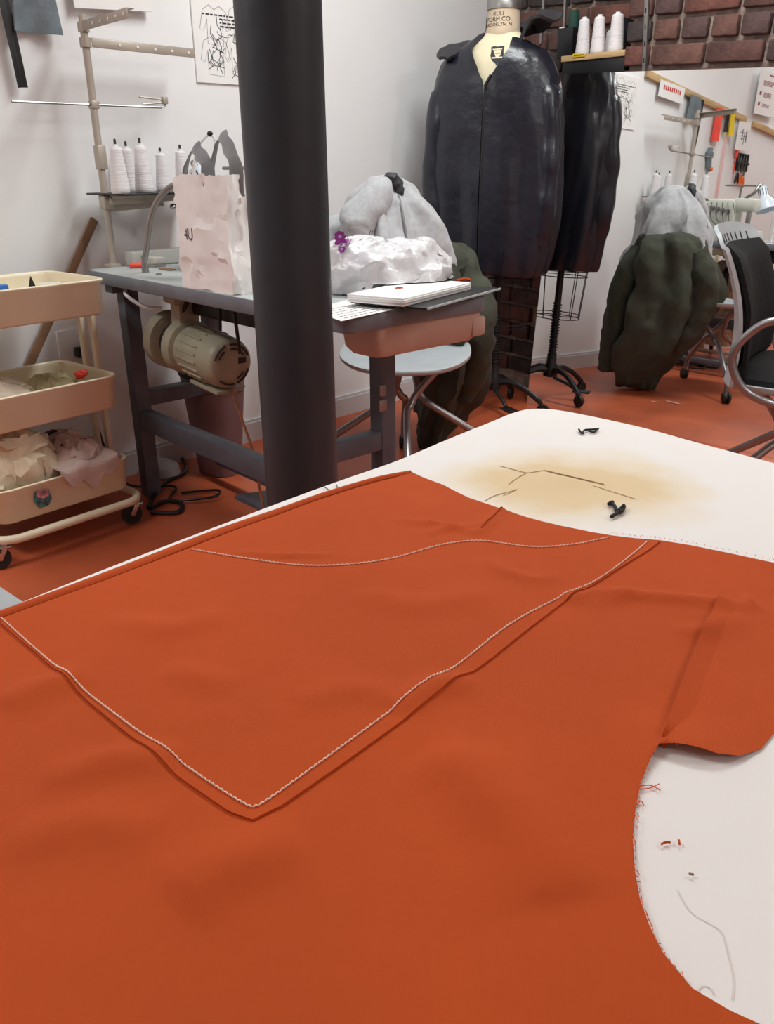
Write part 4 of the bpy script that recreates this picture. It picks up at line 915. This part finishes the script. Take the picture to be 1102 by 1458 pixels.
# ------------------------------------------------------------------ shelf with cones above the mirror
def sbx(mb, s, n, z, size, bev=.002, tilt=True):
    return mb.box(TB*s+NB*n+V(0, 0, z), size, ub if tilt else TB, vb if tilt else V(0, 0, 1), bev)
def sp(px, py, n=3.235): # point on the plane parallel to the back wall
    d = ray(px, py); return CAMP+d*((n-CAMP.dot(NB))/d.dot(NB))
a = sp(799, 82); b_ = sp(889.5, 72.5); ctr = (a+b_)/2; shv = thing('wall_shelf', 'pale wood shelf on black brackets on the brick wall above the mirror', 'shelf', V(ctr.x, ctr.y, ctr.z))
L = (b_-a).length; X = (b_-a).normalized()
MB().box(ctr+NB*.07-V(0, 0, .006), (L, .14, .021), X, bev=.001).build('board', M_wood, shv)
MB().box(ctr+NB*.012-V(0, 0, .048)+X*.002, (L-.004, .012, .062), X, bev=.001).build('black_front_strip', M_black, shv)  # thin black strip below the front edge of the board
for u in (.1, .9): MB().box(a.lerp(b_, u)+NB*.08-V(0, 0, .05), (.01, .12, .06), X, bev=.001).build('bracket', M_black, shv)
yl = sp(824, 78.5, 3.232); MB().box(yl, (.058, .0015, .013), X, bev=.0003).build('shelf_tag', M_yel, shv, label='yellow shelf label')
q = sp(824, 78.5, 3.231); mb = MB()
for k in range(9): mb.box(q+X*(-.021+.0052*k)-NB*.0003, (.0032, .0004, .005), X)
mb.build('tag_lettering', M_ink, shv, smooth=False, stuff=True)
def shelfcone(px, py, n, k, label, m=M_thread, L=.118, r0=.0275, r1=.019, grp='white cones on the wall shelf'):
    p = sp(px, py, n); base = a+X*((p-a).dot(X)); z = base.z+.0045; p = V(p.x, p.y, z); p = TB*p.dot(TB)+NB*n+V(0, 0, z); cone(p, k, 'thread_cone', label, grp, m, L, r0, r1)
shelfcone(829.5, 72, 3.275, 1.05, 'white thread cone on the wall shelf, nearest the dress form')
shelfcone(850.5, 74, 3.27, 1.05, 'white thread cone on the wall shelf, middle of the tall three')
shelfcone(876, 71, 3.275, 1.06, 'white thread cone on the wall shelf, wide foot, nearest the grey strip', r0=.028, r1=.021)
shelfcone(866, 70, 3.33, .62, 'short white thread cone hidden half behind the tall cone at the shelf end')
bx_ = sp(809, 52, 3.3); t = thing('dark_box', 'black box standing behind the cones at the left end of the wall shelf', 'box', V(bx_.x, bx_.y, ctr.z+.004)); zt = ctr.z+.0045
p0 = TB*sp(812, 60, 3.33).dot(TB)+NB*3.33; MB().box(p0+V(0, 0, zt+.055), (.075, .08, .11), X, bev=.002).build('body', M_black, t); MB().box(p0-TB*.02+V(0, 0, zt+.112)-NB*.036, (.022, .006, .005), X, bev=.001).build('white_tab', M_white, t)
cone(p0+TB*.012+V(0, 0, zt+.1105), .8, 'thread_cone', 'dark green thread cone on top of the black box above the wall shelf', None, M_teal, .11, .026, .02) if False else None
t = thing('thread_cone', 'dark green thread cone on top of the black box above the wall shelf', 'thread cone', p0+TB*.01+V(0, 0, zt+.1105)); MB().lathe([(.022, 0), (.022, .06), (.02, .064)], p0+TB*.01+V(0, 0, zt+.1105), n=20).build('wound_thread', M_teal, t); MB().lathe([(.011, .064), (.011, .07)], p0+TB*.01+V(0, 0, zt+.1105), n=14).build('core_tip', M_woodb, t)
p1 = TB*sp(894, 50, 3.345).dot(TB)+NB*3.345; t = thing('dark_box', 'charcoal box with a pink dot at the right end of the wall shelf', 'box', p1+V(0, 0, zt-.004)); MB().box(p1-TB*.03+V(0, 0, zt+.064), (.03, .09, .125), X, bev=.002).build('body', mat('charcoal_card', (58, 58, 66), .7), t); MB().box(p1-TB*.03+V(0, 0, zt+.130)-NB*.03, (.028, .02, .006), X, bev=.001).build('white_lip', M_white, t); MB().lathe([(.010, 0), (.010, .003)], p1-TB*.03-NB*.0455+V(0, 0, zt+.045), -NB, 14).build('pink_dot', mat('rose_pink', (206, 90, 120), .6), t)
def strip(px0, px1, label):
    a_, b2 = sp(px0[0], px0[1], 3.235), sp(px1[0], px1[1], 3.235); up_ = (a_-b2).normalized(); a_ = a_+up_*.35
    t = thing('shelf_standard', label, 'strip', b2); 
    MB().bar(a_, b2, .016, .014, NB, .001).build('channel', M_steel, t)
    sl2 = MB()
    for i in range(10): p = b2.lerp(a_, .06+.095*i)-NB*.0075; sl2.bar(p-up_*.008, p+up_*.008, .004, .001, NB, 0)
    sl2.build('slot', M_black, t, stuff=True)
strip((921.5, 0), (917.5, 101), 'grey steel shelf standard screwed to the brick wall right of the cones')
a_, b2 = sp(776, -20, 3.385), sp(770, 62, 3.385); t = thing('shelf_standard', 'thin dark shelf standard on the bricks left of the cones beside the coat hood', 'strip', b2); MB().bar(a_, b2, .012, .012, NB, .001).build('channel', M_steel, t)
a_, b2 = sp(806, -20, 3.385), sp(803, 50, 3.385); t = thing('shelf_standard', 'thin steel shelf standard on the bricks behind the black box', 'strip', b2); MB().bar(a_, b2, .010, .012, NB, .001).build('channel', M_steel, t)
# ------------------------------------------------------------------ chairs
def make_chair(c, az, label, legaz, pads=False, wid=.44, bw=.44, bh=.48, arms=True):
    c = V(c[0], c[1], 0); a_ = math.radians(az); f = V(math.sin(a_), math.cos(a_), 0); r = V(f.y, -f.x, 0)
    t = thing('rolling_chair', label, 'chair', c, group=None)
    Z = lambda z: V(0, 0, z)
    rings = []
    for s_, dz in ((0.02, .0), (.3, .002), (.6, .003), (.85, .006), (.97, .008), (1.0, .006), (1.0, -.004), (.96, -.012), (.6, -.018), (.02, -.02)):
        R_ = []
        for k in range(40):
            q = 2*math.pi*k/40; x = math.copysign(abs(math.cos(q))**.62, math.cos(q))*wid/2*s_; y = math.copysign(abs(math.sin(q))**.62, math.sin(q))*.215*s_
            R_.append(c+r*x+f*y+Z(.45+dz-.02*max(0, y/.215)**3*s_+.012*(x/(wid/2))**2))
        rings.append(R_)
    MB().loft(rings).build('seat', M_grey, t, angle=60)
    rows = []
    for i in range(17):
        u = i/16; z = .46+bh*u; y = -.205-.03*u-.055*u*u+.045*math.sin(u*math.pi)*.6; row = []; w = (wid*(1-u)+bw*u)/2*.97*(1 if u < .9 else 1-.05*(u-.9)*10)
        for j in range(13):
            x = (j/6-1); row.append(c+r*(x*w)+f*(y+.05*(x*x)-.01)+Z(z-.02*(u > .9)*abs(x)**3))
        rows.append(row)
    MB().sheet(rows, .010).build('backrest', M_grey, t, angle=60)
    sv = MB()
    for j in range(9):
        q = 2+j; a, b = rows[14][q], rows[15][q]; up_ = (b-a).normalized(); p = (a+b)/2
        sv.box(p, (.006, .0135, .024), (rows[15][q+1]-rows[15][q-1]), up_, bev=.001)
    sv.build('vent_slot', M_dark, t, stuff=True)
    for s_ in ((-1, 1) if arms else ()):
        P = [c+r*(s_*.15)+f*.0+Z(.425), c+r*(s_*.235)-f*.03+Z(.43), c+r*(s_*.262)-f*.12+Z(.47), c+r*(s_*.268)-f*.16+Z(.56), c+r*(s_*.265)-f*.10+Z(.645), c+r*(s_*.26)-f*.02+Z(.665), c+r*(s_*.258)+f*.07+Z(.668)]
        am = MB().tube(P, .0115, 10, 6); o = am.build('armrest', M_tube, t)
        MB().bar(c+r*(s_*.26)-f*.06+Z(.674), c+r*(s_*.258)+f*.10+Z(.679), .035, .014, bev=.005).build('arm_pad', M_grey, o)
    for k in range(4):
        q = math.radians(legaz+90*k); d = V(math.sin(q), math.cos(q), 0)
        e_ = V(-d.y, d.x, 0); g_ = (d*.25+e_*.97)
        MB().tube([c+g_*.15+Z(.43), c+g_*.11+d*.0+Z(.40), c+g_*.035+d*.035+Z(.32), c+d*.06+g_*.015+Z(.285), c+d*.10+Z(.262), c+d*.28+Z(.145), c+d*.322+Z(.115), c+d*.335+Z(.08), c+d*.335+Z(.05)], .0125, 10, 5).build('leg', M_tube, t)
        cs = MB(); sd = d.cross(V(0, 0, 1)); cc = c+d*.35+Z(.0275)
        cs.lathe([(.012, -.019), (.025, -.018), (.0275, -.013), (.0275, -.004), (.016, -.003), (.016, .003), (.0275, .004), (.0275, .013), (.025, .018), (.012, .019)], cc, sd, 20); cs.ball(c+d*.343+Z(.047), .018, 10, (1, 1, .7)); cs.build('caster', M_rubber, t)
    if pads:
        rp_ = []
        for i in range(13):
            u = i/12; ii = 1+u*13; i0 = int(ii); fr_ = ii-i0; row = []
            for j in range(11):
                x = -.86+1.72*j/10; jj = (x+1)*6; j0 = min(11, int(jj)); g = jj-j0
                p = (rows[i0][j0]*(1-g)+rows[i0][j0+1]*g)*(1-fr_)+(rows[min(16, i0+1)][j0]*(1-g)+rows[min(16, i0+1)][j0+1]*g)*fr_
                bul = .034*(1-x**4)*sm(0, .08, u)*sm(1, .92, u)+.006*nz(p, 14); row.append(p+f*(.008+bul))
            rp_.append(row)
        MB().sheet(rp_, .012).build('back_pad', M_padb, t, label='black padded back cover')
        b = MB(); rg = []
        for s_, dz in ((.05, .055), (.5, .055), (.8, .048), (.93, .03), (.95, .012), (.93, .008), (.05, .004)):
            R_ = []
            for k in range(36):
                q = 2*math.pi*k/36; x = math.copysign(abs(math.cos(q))**.6, math.cos(q))*wid/2*s_; y = math.copysign(abs(math.sin(q))**.6, math.sin(q))*.205*s_
                R_.append(c+r*x+f*y+Z(.455+dz+.006*nz((x*9, y*9, s_)))-Z(.02*max(0, y/.215)**3*s_))
            rg.append(R_)
        b.loft(rg); b.build('seat_pad', M_padb, t, label='black seat cushion')
    return t
M_padb = mat('black_upholstery', (10, 10, 11), .9, var=.15, scale=30, bump=.2)
make_chair((.07, 2.88), 184, 'grey shell chair on casters tucked at the end of the sewing table', 90, bw=.24, bh=.40, arms=False)
make_chair((1.222, 2.42), 124, 'grey shell armchair with black pads in front of the mirror at the right edge', 72, pads=True, bh=.42)
# ------------------------------------------------------------------ hoodie and jacket on the chair back
def garmentloft(rings, folds, seed, sub=5, n=72, amp=.02):
    R_ = []
    for i in range(len(rings)-1):
        for j in range(sub):
            u = j/sub; u = u
            a, b = rings[max(i-1, 0)], rings[i+1]
            p0, p1, p2, p3 = rings[max(i-1, 0)], rings[i], rings[i+1], rings[min(i+2, len(rings)-1)]
            R_.append(tuple(.5*(2*p1[q]+(p2[q]-p0[q])*u+(2*p0[q]-5*p1[q]+4*p2[q]-p3[q])*u*u+(3*p1[q]-p0[q]-3*p2[q]+p3[q])*u**3) for q in range(5)))
    R_.append(rings[-1]); out = []
    for z, x, y, rx, ry in R_:
        P = []
        for k in range(n):
            t = 2*math.pi*k/n; g = 1
            for fr, am, ph, dz in folds: g += am*(1-abs(math.sin(fr*t*.5+ph+dz*z)))*1.2-am*.5
            g += amp*6*nz((math.cos(t)*1.2+x*3, math.sin(t)*1.2, z*4), 1.6, seed)+amp*2*nz((math.cos(t)*2, math.sin(t)*2, z*8), 2.5, seed+3)
            P.append(V(x+rx*g*math.cos(t), y+ry*g*math.sin(t), z))
        out.append(P)
    return MB().loft(out)
hd_ = thing('grey_hoodie', 'light grey fleece hoodie draped over the chair back behind the plastic bag', 'hoodie', (.03, 3.14, .56))
mb = garmentloft([(1.0, .03, 3.165, .028, .03), (.985, .03, 3.165, .055, .065), (.94, .02, 3.16, .11, .115), (.88, .03, 3.155, .155, .15), (.80, .03, 3.15, .190, .185), (.70, .035, 3.15, .20, .195), (.60, .035, 3.15, .195, .20), (.56, .035, 3.15, .17, .19), (.555, .02, 3.15, .1, .1)], [(5, .30, .5, .9), (11, .12, 1.5, -1.2)], 2, amp=.024); crumple(mb, .016, 4.5, 8, False); crumple(mb, .004, 14, 2)
mb.build('hoodie_body', M_hood, hd_, angle=60)
hr = MB().tube([V(.03, 3.12, .985), V(-.02, 3.07, .955), V(-.075, 3.03, .89), V(-.10, 3.0, .82), V(-.11, 2.99, .75)], [.03, .055, .062, .055, .03], 14, 6)
for v in hr.v: v += nvec(v*14)*.02
hr.build('hood', M_hood, hd_, angle=60)
tg = MB().tube([V(.0, 3.10, .995), V(.02, 3.09, 1.008), V(.045, 3.09, .995), V(.055, 3.085, .965), V(.05, 3.075, .93)], [.012, .016, .018, .014, .006], 10, 4); crumple(tg, .006, 20, 1)
tg.build('neck_tape', M_hoodlin, hd_, label='dark neck tape and tag')
zp = MB().tube([V(.05, 3.06, .95), V(.065, 3.02, .88), V(.075, 2.99, .80), V(.07, 2.975, .70)], .005, 6, 5); zp.build('zip', mat('mid_grey', (120, 120, 124), .6), hd_)
sv_ = MB().tube([V(-.15, 3.12, .86), V(-.19, 3.08, .80), V(-.20, 3.05, .70)], [.05, .05, .045], 14, 5); crumple(sv_, .01, 14, 6); sv_.build('sleeve', M_hood, hd_)
jk = thing('green_jacket', 'dark olive cotton jacket hanging from the chair back down to the floor', 'jacket', (.23, 3.2, 0))
mb = garmentloft([(.775, .21, 3.21, .03, .05), (.765, .205, 3.21, .075, .12), (.72, .215, 3.205, .105, .165), (.62, .23, 3.19, .125, .20), (.48, .24, 3.18, .13, .215), (.34, .245, 3.20, .128, .195), (.22, .235, 3.235, .112, .165), (.10, .21, 3.275, .09, .125), (.03, .19, 3.285, .07, .10), (.008, .185, 3.27, .05, .09)], [(5, .22, .2, .8), (9, .10, 1.0, -1.2)], 7, amp=.03); crumple(mb, .020, 4.5, 3, False); crumple(mb, .005, 13, 6)
for v in mb.v: v.z = max(v.z, .004)
mb.build('jacket_body', M_green, jk, angle=60)
for P, R_ in (([V(.29, 3.09, .70), V(.33, 3.05, .58), V(.335, 3.035, .46), V(.32, 3.07, .34), V(.29, 3.12, .24)], [.05, .06, .055, .05, .042]), ([V(.17, 3.34, .70), V(.19, 3.40, .55), V(.19, 3.42, .38), V(.17, 3.42, .20), V(.16, 3.42, .09)], [.05, .058, .055, .05, .045])):
    s_ = MB().tube(P, R_, 16, 6); crumple(s_, .014, 10, R_[0]*40); s_.build('sleeve', M_green, jk, angle=60)
sn = MB()
for p in ((.352, 3.02, .30), (.33, 3.0, .17)): sn.lathe([(.008, 0), (.006, .003)], V(*p), V(.6, -.8, .1), 10)
o = MB().box((.62, 3.05, .0035), (.07, .025, .004), V(1, .2, 0), bev=.001).build('tape_scrap', mat('pinkish_tape', (206, 150, 128), .7)) if False else None
# ------------------------------------------------------------------ cream cart
CK = V(-.79, 2.50, 0); cf_ = V(-.66, -.75, 0).normalized(); cbk = V(cf_.y, -cf_.x, 0)
if cbk.x > 0: cbk = -cbk
CLn, CWd = .43, .33
cart = thing('utility_cart', 'cream three tier metal utility cart with casters at the left edge', 'cart', CK+cf_*CLn/2+cbk*CWd/2)
def cr(i, z, r=.045, n=7):
    P = []
    a0, a1, b0, b1 = i, CLn-i, i, CWd-i; r = max(.004, r-i*.6)
    for ca, cb, s_ in ((a1-r, b1-r, 0), (a0+r, b1-r, 1), (a0+r, b0+r, 2), (a1-r, b0+r, 3)):
        for k in range(n+1): t = math.pi/2*(s_+k/n); P.append(CK+cf_*(ca+r*math.cos(t))+cbk*(cb+r*math.sin(t))+V(0, 0, z))
    return P
for nm, zr, zb in (('top_tray', .752, .655), ('middle_tray', .475, .378), ('bottom_tray', .218, .118)):
    tr_ = MB().loft([cr(.012, zb), cr(.006, zb+.006), cr(.002, zr-.01), cr(-.002, zr-.006), cr(-.003, zr), cr(.001, zr+.003), cr(.005, zr), cr(.006, zr-.01), cr(.012, zb+.012), cr(.02, zb+.006)]); tr_.build(nm, M_cream, cart, angle=50)
for e in (-.012, CLn+.012):
    for b_ in (CWd*.42, CWd*.62):
        MB().bar(CK+cf_*e+cbk*b_+V(0, 0, .085), CK+cf_*e+cbk*b_+V(0, 0, .66), .022, .016, cf_, .004).build('post', M_cream, cart)
ft = MB(); P = cr(-.022, .083, .06); ft.tube(P+P[:2], .0125, 10, cap=False); ft.build('base_tube', M_cream, cart)
for e in (.0, CLn-.0):
    for b_ in (.0, CWd-.0):
        p = CK+cf_*e+cbk*b_; d = (cf_*.8+cbk*.3).normalized(); sd = d.cross(V(0, 0, 1)); cs = MB(); cs.lathe([(.012, -.008), (.030, -.010), (.032, -.006), (.032, .006), (.030, .010), (.012, .008)], p+d*.02+V(0, 0, .0322), sd, 22); o = cs.build('caster_wheel', M_rubber, cart)
        st_ = MB(); st_.lathe([(.009, .055), (.009, .09)], p, n=12)
        for q in (-1, 1): st_.bar(p+sd*(q*.013)+V(0, 0, .066), p+d*.02+sd*(q*.013)+V(0, 0, .03), .014, .003, sd)
        st_.box(p+V(0, 0, .066), (.032, .03, .006), d, bev=.002); st_.build('caster_fork', M_chrome, o)
stk = atz(43, 722, .16); pst = CK+cf_*.30-cbk*.0025+V(0, 0, .168)
MB().prism([pst+cf_*a+V(0, 0, b) for a, b in ((-.022, .022), (.018, .026), (.026, .0), (.012, -.026), (-.016, -.022), (-.028, -.004))], cbk*.003).build('sticker', mat('teal_print', (70, 104, 104), .6, var=.5, scale=60), cart, label='teal and pink patterned patch', smooth=False)
MB().prism([pst-cbk*.001+cf_*a+V(0, 0, b) for a, b in ((-.02, .024), (.016, .028), (.014, .01), (-.004, .002), (-.02, .008))], cbk*.002).build('sticker', mat('pink_print', (200, 130, 140), .6, var=.3, scale=60), cart, label='pink part of the patch', smooth=False)
def blob(name, a, b, z, size, m, label, cat, seed, amp=.02, sc=9, zmin=0, group=None):
    mb = MB(); c = CK+cf_*a+cbk*b+V(0, 0, z); mb.ball((0, 0, 0), 1, 44); mb.v = [c+cf_*v.x*size[0]+cbk*v.y*size[1]+V(0, 0, v.z*size[2]) for v in mb.v]; crumple(mb, amp, sc, seed); crumple(mb, amp*.35, sc*3, seed+2)
    for v in mb.v:
        v.z = max(v.z, zmin); q = v-CK; a_ = q.dot(cf_); b__ = q.dot(cbk); zr = .755 if zmin > .6 else .478 if zmin > .3 else .221
        if v.z < zr: v += cf_*(min(max(a_, .022), CLn-.022)-a_)+cbk*(min(max(b__, .022), CWd-.022)-b__)
    return tag(mb.build(name, m, angle=35), label, cat, group)
blob('fabric_scraps', .30, .16, .43, (.10, .11, .055), M_canv, 'pale canvas scraps heaped in the left of the middle cart tray', 'fabric', 1, .016, 9, .395)
blob('fabric_scraps', .14, .17, .425, (.09, .11, .045), M_olivc, 'khaki fabric scraps in the middle cart tray near the post', 'fabric', 2, .014, 10, .395)
blob('fabric_scrap', .07, .10, .475, (.02, .016, .014), M_redo, 'small bright red fabric bit in the middle cart tray', 'fabric', 3, .006, 30, .40)
blob('canvas_bag', .31, .135, .235, (.135, .13, .125), mat('natural_canvas', (222, 206, 178), .85, var=.06, scale=16, bump=.2), 'natural canvas bag bundled in the bottom cart tray', 'bag', 4, .035, 6, .135)
blob('fabric_scraps', .155, .12, .215, (.11, .11, .09), M_pinkc, 'pinkish fabric scraps spilling over the rim of the bottom cart tray', 'fabric', 5, .024, 8, .135)
blob('fabric_scraps', .06, .14, .215, (.035, .08, .05), M_canv, 'pale crumpled scraps at the corner of the bottom cart tray', 'fabric', 6, .014, 12, .135)
mb = MB(); rows = []
for i in range(13):
    u = i/12; row = []
    for j in range(15):
        w = j/14; hang_ = sm(.35, 1, u)*(.06+.02*math.sin(w*17))*(1*math.sin(math.pi*w)**.6); p = CK+cf_*(.05+.19*w)+cbk*(.05-.062*sm(0, .55, u)-.004*math.sin(w*9)*u)+V(0, 0, .248-.016*u-hang_+.01*math.sin(w*11+u*3)*(1-u)); row.append(p)
    rows.append(row)
tag(mb.sheet(rows, .003).build('hanging_scrap', M_pinkc, angle=60), 'pinkish cloth flap hanging over the front rim of the bottom cart tray', 'fabric')
blob('plum_cloth', .10, .26, .245, (.05, .04, .03), M_purple, 'small plum purple cloth at the back of the bottom cart tray', 'fabric', 8, .01, 14, .135)
q = CK+cf_*.30+cbk*.05+V(0, 0, .752); mb = MB().box(q, (.06, .022, .02), cf_, bev=.005); tag(mb.build('blue_marker', M_blue), 'blue plastic marker end poking above the top cart tray rim', 'marker')
q = CK+cf_*.115+cbk*.22; mb = MB()
mb.prism([q+V(0, 0, .667)-cf_*.03, q+V(0, 0, .667)+cf_*.03, q+V(0, 0, .755)], cbk*.004); tag(mb.build('black_set_square', M_black, smooth=False), 'small black triangular tip standing in the top cart tray', 'triangle')
q = CK+cf_*.07+cbk*.2; mb = MB(); mb.box(q+V(0, 0, .70), (.06, .003, .07), cf_+cbk*.3, bev=.0005); tag(mb.build('paper_card', M_paper), 'small white card leaning in the top cart tray behind the triangle', 'card')
# ------------------------------------------------------------------ bin and floor things
bc = atz(304, 674, 0)+V(.02, .03, 0)
bin_ = thing('waste_bin', 'mauve plastic waste bin with dark rim under the sewing table', 'bin', bc)
def bring(z, rx, ry, n=36): return [bc+E1*(rx*math.cos(2*math.pi*k/n))+E2*(ry*math.sin(2*math.pi*k/n))+V(0, 0, z) for k in range(n)]
MB().loft([bring(.002, .085, .07), bring(.03, .09, .075), bring(.36, .135, .105), bring(.40, .14, .11), bring(.40, .136, .106), bring(.36, .13, .10), bring(.03, .085, .07)]).build('bin_body', M_bin, bin_)
MB().loft([bring(.365, .139, .109), bring(.402, .1425, .1125), bring(.404, .139, .109), bring(.38, .133, .103), bring(.32, .126, .096), bring(.32, .134, .104)], cap=False).build('rim', M_dark, bin_, label='dark inner rim')
o = MB(); q = atz(232, 665, .03); rg = [(.05, 0), (.055, .01), (.05, .04), (.03, .052), (.001, .055)]
mb = MB().lathe(rg, V(0, 0, 0), n=28)
mb.v = [V(q.x, q.y, .002)+E1*v.x*1.5+E2*v.y+V(0, 0, v.z) for v in mb.v]; tag(mb.build('foot_switch', mat('dusty_grey', (150, 140, 140), .6)), 'rounded dusty grey foot switch on the floor under the sewing table', 'switch')
mb = MB(); P = [atz(x, y, .012) for x, y in ((216, 668), (240, 648), (262, 655), (262, 672), (238, 684), (222, 700), (212, 722), (236, 712), (258, 716), (252, 728), (214, 728))]; mb.tube([V(p.x, p.y, .009) for p in P], .0075, 8, 6); tag(mb.build('floor_cable', M_black), 'thick black cable looping on the orange floor at the left table leg', 'cable')
C2_ = CAMP-NM*(2*(CAMP.dot(NM)-DM))
def mz(px, py, z):
    d = ray(px, py); d = d-NM*(2*d.dot(NM)); return C2_+d*((z-C2_.z)/d.z)
for (x, y), s_, l in (((958, 573), (.075, .02, .003), 'longer pinkish tape scrap on the floor seen in the mirror'), ((932, 572), (.035, .012, .003), 'shorter pinkish tape scrap on the floor beside the longer one')):
    q = mz(x, y, .003); tag(MB().box(q, s_, V(.8, -.6, 0), bev=.0005).build('tape_scrap', mat('pinkish_tape', (214, 160, 138), .7)), l, 'scrap')
q = atz(10, 888, .665)
make_chair((q.x-.05-.18, q.y+.05-.19), 133, 'grey shell chair at the left edge, only its curved arm showing over the table', 45)
